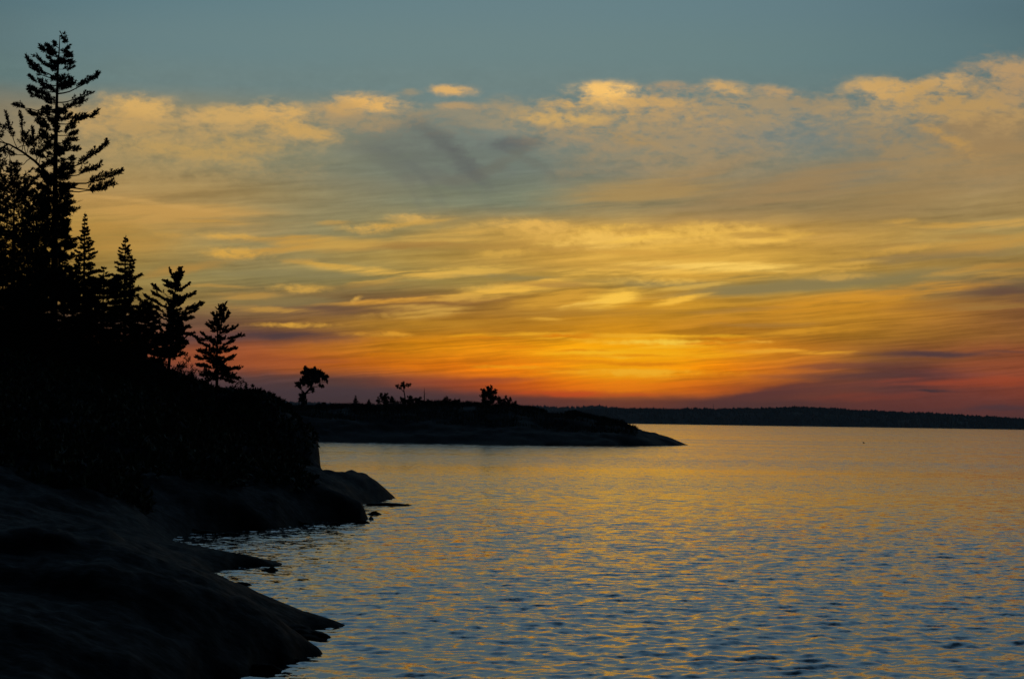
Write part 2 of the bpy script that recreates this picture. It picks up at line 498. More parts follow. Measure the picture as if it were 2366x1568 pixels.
CUT = [0.0, .45, .8, 1.15, 1.5, 1.85, 2.2, 2.55, 2.9, 3.25, 3.6, 4.0, 4.4, 4.8, 5.4, 6.0, 6.5, 7.0, 7.5, 8.2, 9.2]
tops = CUT[1:] + [20.0]
wr_ = random.Random(12)
for _ in range(34):            # loose wisps of lit cirrus through the golden belt
    x_, y_ = wr_.uniform(480, 2340), wr_.uniform(505, 735)
    k_ = math.exp(-((x_ - 1480) / 520) ** 2)
    c_ = tuple(a + (b - a) * k_ for a, b in zip((196, 146, 66), (252, 200, 86)))
    STROKES.append((x_, y_, wr_.uniform(35, 120), wr_.uniform(4, 9), wr_.uniform(5, 12), c_, wr_.uniform(.4, .75), wr_.choice('ft'), wr_.uniform(-.16, .02)))
for _ in range(16):            # and the duller shadows between them
    x_, y_ = wr_.uniform(520, 2340), wr_.uniform(540, 760)
    STROKES.append((x_, y_, wr_.uniform(60, 160), wr_.uniform(4, 9), wr_.uniform(5, 9), (164, 122, 62), wr_.uniform(.3, .6), 't', wr_.uniform(-.12, .02)))
for _ in range(30):            # small bright flecks around the glow
    x_, y_ = wr_.gauss(1420, 190), wr_.uniform(768, 885)
    if y_ > 868 - max(0, x_ - 1440) * .2:
        continue
    STROKES.append((x_, y_, wr_.uniform(40, 110), wr_.uniform(2.5, 5), wr_.uniform(3, 7), wr_.choice([(255, 190, 40), (250, 176, 26), (226, 128, 10)]), wr_.uniform(.4, .75), wr_.choice('ft'), wr_.uniform(-.04, .02)))
VTOP = R(13.0) * F / 100
leaves_ = [(-1e3, None)] + [(va, vb) for va, vb in zip(CUT, tops)] + [(VTOP, None)]


def strip_shader(k_):
    va, vb = leaves_[k_]
    if k_ == 0:
        return emit(lin((70, 60, 60)))            # below the horizon
    if k_ == len(leaves_) - 1:
        return emit(hi)
    c = band(va - .02, min(vb, 10.4))[0]
    if vb > 10:
        c = g.mix(g.smooth(vhi, 9.8, 13.0), c, hi)
    return emit(c)


def strip_tree(a, b):
    """binary choice of the strip a view direction falls in"""
    if b - a == 1:
        return strip_shader(a)
    m = (a + b) // 2
    lo_, hi_ = strip_tree(a, m), strip_tree(m, b)
    ms = g.n('ShaderNodeMixShader')
    g.put(ms.inputs[0], g.m('GREATER_THAN', V, leaves_[m][0]))
    nt.links.new(lo_, ms.inputs[1])
    nt.links.new(hi_, ms.inputs[2])
    return ms.outputs[0]


wo = g.n('ShaderNodeOutputWorld')
nt.links.new(strip_tree(0, len(leaves_)), wo.inputs[0])
W.cycles.sampling_method = 'MANUAL'
W.cycles.sample_map_resolution = 1024

# ------------------------------------------------------------------ sun, hidden behind the low cloud
sl = bpy.data.lights.new('sun', 'SUN')
sl.energy = 0.008
sl.angle = R(36)
sl.color = (1.0, 0.5, 0.15)
so = bpy.data.objects.new('sun', sl)
COL.objects.link(so)
sd = Vector((math.sin(R(SUN_AZ)) * math.cos(R(SUN_EL)), math.cos(R(SUN_AZ)) * math.cos(R(SUN_EL)), math.sin(R(SUN_EL))))
so.rotation_euler = sd.to_track_quat('Z', 'Y').to_euler()
so.location = sd * 200

#STAGE

# ------------------------------------------------------------------ helpers
rs = np.random.RandomState(7)


def nrm(a):
    return a / np.maximum(np.linalg.norm(a, axis=-1, keepdims=True), 1e-9)


class MB:
    """collects pieces and links them as ONE mesh object"""

    def __init__(s):
        s.v, s.f, s.n = [], [], 0

    def add(s, v, f):
        v = np.asarray(v, float)
        s.v.append(v)
        s.f += [tuple(int(i) + s.n for i in q) for q in f]
        s.n += len(v)

    def tube(s, pts, rad, k=6):
        pts = np.asarray(pts, float)
        rad = np.asarray(rad, float)
        t = nrm(np.gradient(pts, axis=0))
        ref = np.array([0.31, 0.9, 0.2]) if abs(t[0][2]) > .7 else np.array([0, 0, 1.0])
        a = nrm(np.cross(t, ref))
        b = np.cross(t, a)
        th = np.linspace(0, 2 * math.pi, k, endpoint=False)
        v = pts[:, None] + rad[:, None, None] * (a[:, None] * np.cos(th)[None, :, None] + b[:, None] * np.sin(th)[None, :, None])
        n = len(pts)
        f = [(i * k + j, i * k + (j + 1) % k, (i + 1) * k + (j + 1) % k, (i + 1) * k + j) for i in range(n - 1) for j in range(k)]
        f.append(tuple(range((n - 1) * k, n * k)))
        f.append(tuple(range(k))[::-1])
        s.add(v.reshape(-1, 3), f)

    def leaves(s, P, Dn, L, Wd):
        """leaf- or needle-shaped blades at P pointing along Dn"""
        n = len(P)
        if n == 0:
            return
        Dn = nrm(Dn)
        side = nrm(np.cross(Dn, rs.normal(size=(n, 3))))
        L = np.broadcast_to(L, (n,))[:, None]
        Wd = np.broadcast_to(Wd, (n,))[:, None]
        v = np.stack([P, P + Dn * L * .45 + side * Wd * .5, P + Dn * L, P + Dn * L * .45 - side * Wd * .5], 1).reshape(-1, 3)
        s.add(v, [(4 * i, 4 * i + 1, 4 * i + 2, 4 * i + 3) for i in range(n)])

    def build(s, name, mat, parent=None, smooth=False):
        me = bpy.data.meshes.new(name)
        v = np.concatenate(s.v) if s.v else np.zeros((0, 3))
        me.from_pydata(v.tolist(), [], s.f)
        if smooth:
            me.polygons.foreach_set('use_smooth', [True] * len(me.polygons))
        me.materials.append(mat)
        o = bpy.data.objects.new(name, me)
        COL.objects.link(o)
        o.parent = parent
        return o


def grid_mesh(name, P, mat, smooth=True, wrap=False):
    """rows x cols x 3 array -> one sheet"""
    r, c = P.shape[:2]
    me = bpy.data.meshes.new(name)
    me.vertices.add(r * c)
    me.vertices.foreach_set('co', P.reshape(-1).astype(np.float32))
    i = np.arange(r - 1)[:, None] * c
    j = np.arange(c if wrap else c - 1)[None]
    j2 = (j + 1) % c
    q = np.stack(np.broadcast_arrays(i + j, i + j2, i + c + j2, i + c + j), -1).reshape(-1, 4)
    me.loops.add(q.size)
    me.loops.foreach_set('vertex_index', q.reshape(-1).astype(np.int32))
    me.polygons.add(len(q))
    me.polygons.foreach_set('loop_start', np.arange(0, q.size, 4, dtype=np.int32))
    me.polygons.foreach_set('use_smooth', np.full(len(q), smooth))
    me.update(calc_edges=True)
    me.validate()
    me.materials.append(mat)
    o = bpy.data.objects.new(name, me)
    COL.objects.link(o)
    return o


def tag(o, label=None, cat=None, group=None, kind=None):
    if label:
        o['label'] = label
    if cat:
        o['category'] = cat
    if group:
        o['group'] = group
    if kind:
        o['kind'] = kind
    return o


def empty(name, loc):
    o = bpy.data.objects.new(name, None)
    o.empty_display_size = .3
    COL.objects.link(o)
    o.location = loc
    return o


def material(name):
    m = bpy.data.materials.new(name)
    m.use_nodes = True
    m.node_tree.nodes.clear()
    k = G(m.node_tree)
    out = k.n('ShaderNodeOutputMaterial')
    b = k.n('ShaderNodeBsdfPrincipled')
    m.node_tree.links.new(b.outputs[0], out.inputs[0])
    return m, k, b


def noisy(name, c0, c1, scale, rough=.8, bump=0.0, spec=.08, detail=6):
    m, k, b = material(name)
    tc_ = k.n('ShaderNodeTexCoord')
    nz = k.noise(tc_.outputs['Object'], scale, detail, .6)
    c = k.ramp(nz.outputs['Fac'], [(.3, c0), (.7, c1)], 'LINEAR')
    k.put(b.inputs['Base Color'], c)
    b.inputs['Roughness'].default_value = rough
    b.inputs['Specular IOR Level'].default_value = spec
    if bump:
        bp = k.n('ShaderNodeBump')
        bp.inputs['Distance'].default_value = bump
        k.put(bp.inputs['Height'], nz.outputs['Fac'])
        k.put(b.inputs['Normal'], bp.outputs[0])
    return m


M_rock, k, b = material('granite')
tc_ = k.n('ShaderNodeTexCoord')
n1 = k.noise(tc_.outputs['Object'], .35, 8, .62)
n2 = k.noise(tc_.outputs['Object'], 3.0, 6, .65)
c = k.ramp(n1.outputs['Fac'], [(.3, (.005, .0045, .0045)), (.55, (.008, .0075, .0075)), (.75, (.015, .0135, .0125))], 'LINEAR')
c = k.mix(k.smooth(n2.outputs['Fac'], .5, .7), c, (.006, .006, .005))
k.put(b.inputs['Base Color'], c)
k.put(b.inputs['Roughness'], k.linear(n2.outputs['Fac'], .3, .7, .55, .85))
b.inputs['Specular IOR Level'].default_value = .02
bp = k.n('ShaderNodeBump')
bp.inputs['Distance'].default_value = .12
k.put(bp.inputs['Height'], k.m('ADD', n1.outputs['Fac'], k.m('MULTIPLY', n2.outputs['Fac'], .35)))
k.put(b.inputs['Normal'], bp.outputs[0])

M_needle = noisy('pine_needles', (.018, .030, .014), (.040, .055, .022), 1.5, .7)
M_spruce = noisy('spruce_needles', (.014, .026, .015), (.030, .045, .022), 1.5, .7)
M_leaf = noisy('birch_leaves', (.028, .045, .015), (.055, .075, .025), 1.5, .65)
M_bark = noisy('bark', (.035, .026, .020), (.075, .055, .040), 6, .9, .02)
M_grass = noisy('dry_grass', (.035, .040, .018), (.075, .065, .030), .8, .8)
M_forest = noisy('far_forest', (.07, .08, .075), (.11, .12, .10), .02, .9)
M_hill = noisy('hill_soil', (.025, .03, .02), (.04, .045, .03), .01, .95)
M_metal = noisy('mast_metal', (.10, .10, .10), (.16, .15, .15), .5, .6)
M_feather = noisy('dark_feathers', (.02, .02, .02), (.06, .055, .05), 8, .7)

# ------------------------------------------------------------------ water
M_water, k, b = material('lake_water')
geo = k.n('ShaderNodeNewGeometry')
pos = geo.outputs['Position']
px_, py_, pz_ = k.sep(pos)
dist = k.vm('LENGTH', pos)
far = k.smooth(dist, 70, 380)
turn = k.smooth(dist, 45, 210)
p2 = k.xyz(k.m('MULTIPLY', px_, .8), py_, 0.0)
a1 = k.noise(p2, 7.0, 3, .55)
a2 = k.noise(p2, 1.9, 3, .55)
a3 = k.noise(p2, .55, 3, .55)
lane = k.noise(k.xyz(k.m('MULTIPLY', px_, .004), k.m('MULTIPLY', py_, .016), 5.0), 1.0, 3, .55)
lanek = k.smooth(lane.outputs['Fac'], .36, .62, .55, 1.15)
h = (.5, .5, .5)
s1 = k.vm('SCALE', k.vm('SUBTRACT', a1.outputs['Color'], h), sc=.36)
s2 = k.vm('SCALE', k.vm('SUBTRACT', a2.outputs['Color'], h), sc=k.linear(far, 0, 1, .38, .50))
s3 = k.vm('SCALE', k.vm('SUBTRACT', a3.outputs['Color'], h), sc=k.m('MULTIPLY', far, .68))
sl_ = k.vm('SCALE', k.vm('ADD', s1, k.vm('ADD', s2, s3)), sc=lanek)
sx, sy, sz = k.sep(sl_)
# far off only the wave faces turned to the shore are seen
sy = k.m('ADD', k.m('MULTIPLY', sy, k.linear(turn, 0, 1, 1.0, .2)), k.m('MULTIPLY', k.m('ABSOLUTE', sy), k.linear(turn, 0, 1, -.3, -.85)))
nn = k.vm('NORMALIZE', k.vm('ADD', geo.outputs['Normal'], k.xyz(sx, sy, 0.0)))
b.inputs['Base Color'].default_value = (.004, .010, .016, 1)
b.inputs['Roughness'].default_value = .04
b.inputs['IOR'].default_value = 1.35
k.put(b.inputs['Normal'], nn)


def water_sheet():
    rad = [3.0]
    while rad[-1] < 30:
        rad.append(rad[-1] * 1.06)
    while rad[-1] < 420:
        rad.append(rad[-1] * (1.0021 + .0014 * min(1, max(0, (rad[-1] - 60) / 320))))
    while rad[-1] < 12000:
        rad.append(rad[-1] * 1.05)
    rad = np.array(rad)
    th_d = np.linspace(R(-19), R(19), 460)
    th_c = np.linspace(R(19), R(341), 90)[1:-1]
    th = np.concatenate([th_d, th_c])
    X = rad[:, None] * np.sin(th)[None]
    Y = rad[:, None] * np.cos(th)[None]
    sp = np.maximum(np.gradient(rad)[:, None], (rad[:, None] * np.gradient(th)[None]) * .6)
    Z = np.zeros_like(X)
    w = np.random.RandomState(3)
    n = 84
    for i in range(n):
        lam = 0.22 * (1.9 / 0.22) ** (i / (n - 1)) * w.uniform(.94, 1.06)
        ang = R(12) + w.normal() * R(58)
        kx, ky = math.sin(ang) * 2 * math.pi / lam, -math.cos(ang) * 2 * math.pi / lam
        slope = 0.0195 * (0.7 if lam > 1.2 else 1.0)
        a = slope * lam / (2 * math.pi)
        att = np.clip((lam / sp - 2.0) / 1.6, 0, 1)
        ph = kx * X + ky * Y + w.uniform(0, 2 * math.pi)
        Z += a * att * (np.sin(ph) + .18 * np.sin(2 * ph + 1.5708))
    grp = .88 + .16 * np.sin(X * .021 - Y * .034 + 2) + .14 * np.sin(X * .05 + Y * .013) + .22 * np.sin(X * .11 + Y * .05 + 1) * np.sin(Y * .09 - X * .03)
    Z *= grp
    P = np.stack([X, Y, Z], -1)
    o = grid_mesh('water', P, M_water, True, True)
    tag(o, kind='structure')
    return o


water_sheet()

# ------------------------------------------------------------------ terrain from cross-sections


def section(Y, pts):
    """photo outline of the land at distance Y -> (tangent, height) pairs, from left to right, sinking under water past the end"""
    q = sorted(pts)
    A, Z = [], []
    for x, y in q:
        p = at(x, y, Y)
        A.append(p[0] / Y)
        Z.append(p[2])
    return np.array(A), np.array(Z)


def fbm(x, y, seed, octv=5, rough=.5):
    return mnoise.fractal(Vector((x + seed * 17.3, y - seed * 9.1, seed * 3.7)), 1.0 - .0 + (.5 - rough), 2.0, octv, noise_basis='PERLIN_ORIGINAL')


def terrain(name, sects, a0, a1, na, ys, amp, mat, drop_l=None, scale=.25, seed=1, blur=3, step=.03):
    al = np.linspace(a0, a1, na)
    prof = []
    for Y, pts in sects:
        A, Z = section(Y, pts)
        z = np.interp(al, A, Z)
        r = al > A[-1]
        z[r] = Z[-1] - (al[r] - A[-1]) * F * step
        l = al < A[0]
        if drop_l is None:
            sl = 0.35
            z[l] = Z[0] + (A[0] - al[l]) * Y * sl * .5
        else:
            z[l] = Z[0] - (A[0] - al[l]) * F * drop_l
        prof.append(np.maximum(z, -2.0))
    prof = np.array(prof)
    SY = np.array([s[0] for s in sects], float)
    H = np.zeros((len(ys), na))
    for j in range(na):
        H[:, j] = np.interp(ys, SY, prof[:, j])
    if blur:
        kx = np.exp(-np.linspace(-1.6, 1.6, 2 * blur + 1) ** 2)
        kx /= kx.sum()
        Hp = np.pad(H, ((blur, blur), (0, 0)), 'edge')
        H = sum(kx[i] * Hp[i:i + len(ys)] for i in range(2 * blur + 1))
    X = ys[:, None] * al[None]
    YY = np.broadcast_to(ys[:, None], X.shape)
    N = np.array([[fbm(x * scale, y * scale, seed) for x, y in zip(rx, ry)] for rx, ry in zip(X, YY)])
    k = np.clip(H * .35 + .25, .03, 1.0)
    N2 = np.array([[fbm(x * scale * 3.7, y * scale * 3.7, seed + 4, 4) for x, y in zip(rx, ry)] for rx, ry in zip(X, YY)])
    N2 = np.where(np.abs(N2) < .06, N2 - .10, N2)
    H = H + (N + N2 * .35) * amp * k
    P = np.stack([X, YY, H], -1)
    o = grid_mesh(name, P, mat, True)

    def height(x, y):
        fi = np.interp(y, ys, np.arange(len(ys)))
        fj = np.interp(x / y, al, np.arange(na))
        return float(H[int(round(fi)), int(round(fj))])
    return o, height


def ta(px):
    return (px - CX) / F


SHORE = [
    (36, [(300, 1760), (100, 1600), (-300, 1520)]),
    (40, [(430, 1625), (300, 1520), (0, 1430), (-400, 1380)]),
    (44, [(573, 1559), (500, 1500), (400, 1440), (250, 1390), (0, 1340), (-400, 1290)]),
    (46.5, [(680, 1528), (655, 1490), (600, 1445), (500, 1395), (400, 1350), (250, 1310), (0, 1280), (-400, 1230)]),
    (48.0, [(742, 1512), (722, 1500), (700, 1478), (642, 1428), (560, 1380), (400, 1316), (250, 1270), (0, 1245), (-400, 1192)]),
    (48.6, [(754, 1507), (738, 1490), (706, 1469), (642, 1422), (560, 1376), (480, 1346), (400, 1312), (250, 1266), (0, 1240), (-400, 1190)]),
    (49.3, [(735, 1500), (718, 1482), (696, 1464), (642, 1424), (560, 1376), (400, 1312), (250, 1266), (0, 1240), (-400, 1188)]),
    (51.5, [(688, 1478), (650, 1446), (600, 1415), (520, 1368), (400, 1310), (250, 1266), (0, 1236), (-400, 1180)]),
    (54.3, [(800, 1452), (770, 1440), (702, 1417), (633, 1390), (556, 1360), (480, 1330), (400, 1302), (250, 1265), (0, 1235), (-400, 1172)]),
    (55, [(815, 1446), (778, 1431), (702, 1414), (633, 1388), (556, 1358), (505, 1333), (400, 1300), (250, 1265), (0, 1235), (-400, 1170)]),
    (55.8, [(796, 1440), (768, 1430), (702, 1414), (633, 1388), (556, 1358), (480, 1328), (400, 1300), (250, 1264), (0, 1234), (-400, 1168)]),
    (58, [(700, 1418), (633, 1392), (556, 1362), (505, 1338), (400, 1300), (250, 1262), (0, 1232), (-400, 1160)]),
    (62, [(540, 1384), (480, 1342), (400, 1302), (250, 1260), (0, 1225), (-400, 1150)]),
    (70, [(480, 1336), (440, 1306), (300, 1256), (0, 1205), (-400, 1120)]),
    (74, [(520, 1316), (500, 1305), (440, 1282), (300, 1246), (0, 1190), (-400, 1100)]),
    (76, [(654, 1311), (642, 1304), (600, 1291), (535, 1277), (402, 1253), (300, 1239), (150, 1206), (0, 1178), (-400, 1084)]),
    (77, [(656, 1307), (642, 1302), (600, 1290), (535, 1276), (402, 1252), (300, 1238), (150, 1205), (0, 1175), (-400, 1080)]),
    (78.2, [(652, 1302), (642, 1299), (600, 1288), (535, 1275), (402, 1252), (300, 1237), (150, 1203), (0, 1170), (-400, 1070)]),
    (80, [(520, 1292), (440, 1265), (402, 1256), (300, 1234), (0, 1160), (-400, 1050)]),
    (86, [(410, 1270), (385, 1255), (330, 1225), (150, 1150), (0, 1100), (-400, 1000)]),
    (92, [(402, 1247), (350, 1200), (257, 1118), (100, 1050), (0, 1020), (-400, 900)]),
    (98.5, [(492, 1229), (430, 1180), (257, 1105), (0, 1000), (-400, 860)]),
    (101.5, [(642, 1225), (600, 1195), (520, 1150), (400, 1110), (257, 1075), (0, 980), (-400, 840)]),
    (107, [(719, 1213), (700, 1185), (640, 1135), (450, 1090), (250, 1050), (0, 960), (-400, 820)]),
    (112, [(851, 1201), (857, 1186), (835, 1166), (812, 1157), (740, 1118), (641, 1092), (500, 1060), (300, 1000), (0, 930), (-400, 800)]),
    (114, [(848, 1196), (838, 1172), (812, 1158), (740, 1118), (641, 1090), (500, 1055), (300, 995), (0, 925), (-400, 790)]),
    (121, [(800, 1184), (760, 1140), (641, 1085), (500, 1040), (300, 970), (0, 900), (-400, 780)]),
    (132, [(840, 1165), (800, 1128), (740, 1098), (641, 1060), (500, 1010), (300, 930), (0, 860), (-400, 750)]),
    (140, [(900, 1150), (870, 1120), (840, 1099), (813, 1089), (775, 1092), (745, 1088), (700, 1073), (640, 1035), (500, 985), (300, 895), (0, 815), (-400, 730)]),
    (143.5, [(921, 1152), (905, 1136), (890, 1122), (870, 1105), (850, 1093), (830, 1084), (813, 1080), (795, 1083), (775, 1090), (745, 1085), (700, 1068), (640, 1025), (500, 975), (300, 885), (0, 800), (-400, 720)]),
    (147, [(800, 1148), (775, 1105), (745, 1086), (738, 1066), (715, 1030), (640, 985), (500, 945), (300, 862), (0, 785), (-400, 700)]),
    (151, [(740, 1140), (738, 1070), (739, 1050), (737, 1026), (730, 1006), (700, 985), (665, 955), (640, 932), (600, 917), (500, 906), (400, 872), (300, 830), (150, 795), (0, 775), (-400, 680)]),
    (156, [(738, 1140), (736, 1030), (728, 1008), (700, 987), (665, 957), (640, 933), (600, 917), (500, 904), (400, 870), (300, 830), (150, 795), (0, 775), (-400, 680)]),
    (175, [(700, 1120), (690, 1010), (640, 950), (500, 908), (300, 832), (0, 780), (-400, 700)]),
    (210, [(600, 1095), (560, 970), (400, 905), (0, 810), (-400, 740)]),
    (270, [(350, 1070), (300, 985), (0, 900), (-400, 860)]),
    (330, [(-100, 1060), (-200, 1000), (-400, 980)]),
    (350, [(-500, 1100), (-600, 1100)]),
]
ysl = [36.0]
while ysl[-1] < 350:
    ysl.append(ysl[-1] * (1.0055 if ysl[-1] < 165 else 1.02))
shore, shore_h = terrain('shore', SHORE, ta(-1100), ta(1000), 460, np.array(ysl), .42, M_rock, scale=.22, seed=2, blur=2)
tag(shore, kind='structure')

ISLAND = [
    (440, [(500, 1040), (300, 1040)]),
    (456, [(1250, 1036), (1200, 1030), (900, 1028), (740, 1026), (500, 1024), (200, 1022)]),
    (462, [(1420, 1032), (1390, 1027), (1200, 1020), (1000, 1014), (740, 1008), (400, 1000), (150, 1000)]),
    (475, [(1520, 1030), (1480, 1020), (1400, 1006), (1200, 992), (1000, 982), (740, 975), (400, 960), (150, 970)]),
    (490, [(1570, 1028.5), (1540, 1018), (1500, 1005), (1452, 992), (1400, 984), (1300, 972), (1200, 962), (1000, 950), (740, 952), (400, 940), (150, 960)]),
    (506, [(1594, 1028), (1575, 1022), (1550, 1014), (1500, 1000), (1465, 991), (1452, 986), (1440, 980), (1400, 971), (1300, 957), (1200, 945), (1100, 939), (1000, 935), (870, 942), (760, 943), (700, 938), (600, 936), (400, 930), (150, 955)]),
    (522, [(1560, 1025), (1500, 1004), (1440, 985), (1300, 962), (1200, 948), (1000, 938), (760, 945), (600, 940), (400, 935), (150, 960)]),
    (550, [(1480, 1022), (1300, 980), (1000, 950), (600, 950), (150, 980)]),
    (590, [(1300, 1016), (1000, 985), (600, 985), (200, 1000)]),
    (620, [(900, 1016), (600, 1016)]),
]
yi = np.concatenate([np.linspace(440, 530, 70), np.linspace(532, 620, 26)])
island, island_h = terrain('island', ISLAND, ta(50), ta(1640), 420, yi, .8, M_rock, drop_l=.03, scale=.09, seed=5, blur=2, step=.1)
tag(island, kind='structure')

# far wooded shores
HILLS = [
    (5750, [(1100, 977), (1180, 976.5), (1450, 979), (1800, 984), (2366, 993), (2700, 999)]),
    (5900, [(1180, 970), (1250, 962), (1400, 958), (1600, 958), (1850, 955), (2000, 963), (2366, 981), (2700, 995)]),
    (6300, [(1180, 966), (1230, 957), (1300, 952), (1430, 949), (1540, 948), (1600, 947), (1750, 948), (1850, 944), (1900, 945), (2000, 952), (2100, 957), (2200, 960), (2280, 965), (2366, 972), (2500, 980), (2800, 995)]),
    (7000, [(1200, 970), (1400, 962), (1850, 958), (2366, 982), (2800, 996)]),
]
hills, hills_h = terrain('hills', HILLS, ta(1080), ta(2900), 380, np.linspace(5700, 7000, 40), 6.0, M_hill, drop_l=.6, scale=.004, seed=3, blur=2, step=.6)
tag(hills, kind='structure')
FARHILLS = [
    (9000, [(200, 962), (700, 965), (1183, 972), (1500, 977), (1800, 982)]),
    (9300, [(200, 945), (740, 945), (1000, 950), (1200, 952), (1400, 955), (1600, 968), (1800, 980)]),
    (9900, [(200, 928), (500, 929), (740, 931), (870, 937), (1000, 940), (1130, 941), (1200, 941.5), (1300, 940), (1370, 938), (1420, 943), (1500, 950), (1600, 960), (1800, 976)]),
    (11000, [(200, 950), (1200, 955), (1800, 980)]),
]
far_hills, far_hills_h = terrain('hills', FARHILLS, ta(-300), ta(1850), 320, np.linspace(8900, 11000, 34), 8.0, M_hill, drop_l=.6, scale=.003, seed=8, blur=2, step=.6)
tag(far_hills, kind='structure')


def forest(x0, x1, y0, y1, n, hfun, hmin, hmax, seed, ridge):
    mb = MB()
    w = np.random.RandomState(seed)
    V, Fc = [], []
    k6 = np.linspace(0, 2 * math.pi, 5, endpoint=False)
    nv = 0
    for i in range(n):
        Yd = w.uniform(y0, y1) if w.rand() < .72 else w.normal(ridge, 60)
        Xd = ta(w.uniform(x0, x1)) * Yd
        z = hfun(Xd, Yd)
        if z < .5:
            continue
        hh = w.uniform(hmin, hmax) * (1.25 if w.rand() < .12 else w.uniform(.7, 1))
        rr = hh * w.uniform(.30, .55)
        th = k6 + w.uniform(0, 6)
        lv = []
        for zz, q in ((0, .55), (.18, 1.0), (.5, .62), (.52, .78), (.8, .3)):
            lv.append(np.stack([Xd + rr * q * np.cos(th) * w.uniform(.75, 1.2, 5), Yd + rr * q * np.sin(th), np.full(5, z - 1 + hh * zz)], -1))
        lv.append(np.array([[Xd, Yd, z - 1 + hh]]))
        V.append(np.concatenate(lv))
        for a in range(4):
            for c_ in range(5):
                Fc.append((nv + a * 5 + c_, nv + a * 5 + (c_ + 1) % 5, nv + a * 5 + 5 + (c_ + 1) % 5, nv + a * 5 + 5 + c_))
        for c_ in range(5):
            Fc.append((nv + 20 + c_, nv + 20 + (c_ + 1) % 5, nv + 25))
        nv += 26
    mb.v, mb.f = V, Fc
    o = mb.build('forest', M_forest)
    return o


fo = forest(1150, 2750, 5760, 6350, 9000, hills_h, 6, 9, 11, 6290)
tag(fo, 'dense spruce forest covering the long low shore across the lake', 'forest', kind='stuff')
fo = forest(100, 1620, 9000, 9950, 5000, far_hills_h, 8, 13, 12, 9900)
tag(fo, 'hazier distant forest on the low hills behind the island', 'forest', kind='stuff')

# ------------------------------------------------------------------ plants


def twig_blades(mf, p0, d, L, n, bl, bw, spread=.75):
    """needles or leaves all along one twig"""
    t = rs.uniform(.1, 1.0, n)
    P = p0 + d * (t * L)[:, None]
    Dn = d * .75 + rs.normal(size=(n, 3)) * spread * .6
    mf.leaves(P, Dn, bl * rs.uniform(.6, 1.2, n), bw * rs.uniform(.7, 1.3, n))


def bough(mw, mf, p0, p1, r0, up=.12, fs=.3, ntw=14, twl=.5, nb=14, bl=.16, bw=.035, lift=.5, flat=.5):
    """one branch: curved wood, side twigs, needle tufts on its outer part"""
    p0 = np.asarray(p0, float)
    p1 = np.asarray(p1, float)
    L = np.linalg.norm(p1 - p0)
    ntw = int(ntw * 1.35)
    mid = (p0 + p1) / 2 - np.array([0, 0, 1]) * L * up + rs.normal(size=3) * L * .03
    t = np.linspace(0, 1, 7)[:, None]
    C = (1 - t) ** 2 * p0 + 2 * t * (1 - t) * mid + t * t * p1
    C[1:-1] += rs.normal(size=(5, 3)) * L * .012
    mw.tube(C, np.linspace(r0, max(r0 * .25, .008), 7), 5)
    tan = nrm(np.gradient(C, axis=0))
    for i in range(ntw):
        tt = fs + (1 - fs) * (i + rs.rand()) / ntw
        q = tt * 6
        i0 = min(int(q), 5)
        p = C[i0] + (C[i0 + 1] - C[i0]) * (q - i0)
        td = tan[i0]
        sd = nrm(np.cross(td, [0, 0, 1.0])) * (1 if i % 2 else -1)
        d = nrm(td * rs.uniform(.3, .9) + sd * rs.uniform(.15, .9) * flat * 1.4 + np.array([0, 0, 1]) * rs.uniform(-.1, 1) * lift)
        l = twl * rs.uniform(.55, 1.15) * (1.1 - .45 * tt)
        mw.tube(np.stack([p, p + d * l * .5, p + d * l]), [r0 * .16 + .004, .006, .003], 3)
        twig_blades(mf, p + d * l * .25, d, l * .85, nb, bl, bw)
    twig_blades(mf, C[5], tan[-1], np.linalg.norm(C[6] - C[5]) * 1.3, nb, bl, bw)


def thing_tree(name, base, label, cat, mw, mf, wood='trunk', mat_f=None, group=None, crown='crown'):
    root = empty(name, base)
    mw.build(wood, M_bark, root, True)
    if mf.n:
        mf.build(crown, mat_f or M_needle, root)
    return tag(root, label, cat, group)


def conifer(base, H, prof, label, name='spruce_tree', lean=0.0, nwh=26, mat=None, tip_up=.15, group=None, bl=.17, bw=.05, dens=1.0, droop=.25, cat='spruce'):
    """tall conifer: prof(t) = half width at height fraction t"""
    mw, mf = MB(), MB()
    top = np.array([lean, 0, H])
    t = np.linspace(0, 1, 9)
    C = t[:, None] * top + np.stack([np.sin(t * 5) * .03 * H * .1, np.zeros(9), np.zeros(9)], -1)
    mw.tube(C, np.linspace(H * .016 + .03, .012, 9), 7)
    for i in range(nwh):
        f = .08 + .90 * i / (nwh - 1)
        w = prof(f)
        nbr = int((4 + rs.randint(3)) * (1 if f < .9 else .7))
        a0 = rs.uniform(0, 6.28)
        for j in range(max(3, nbr)):
            a = a0 + j * 6.283 / max(3, nbr) + rs.normal() * .25
            l = w * rs.uniform(.45, 1.22)
            z = f * H + rs.normal() * H * .006
            p0 = np.array([lean * f, 0, z])
            p1 = p0 + np.array([math.cos(a) * l, math.sin(a) * l, l * (f * .9 - droop - .25 + rs.normal() * .08)])
            k = max(6, int(l * 11 * dens))
            bough(mw, mf, p0, p1, .012 + l * .012, up=tip_up, fs=.18, ntw=k, twl=.10 + l * .27, nb=int(16 * dens), bl=bl * 1.1 * min(1, .34 + l * .8), bw=bw * 1.2 * min(1, .5 + l * .6), lift=.25, flat=.7)
    twig_blades(mf, np.array([lean * .96, 0, H * .965]), np.array([0, 0, 1.0]), H * .045, 16, bl * .5, bw * .7)
    return thing_tree(name, base, label, cat, mw, mf, mat_f=mat or M_spruce, group=group)


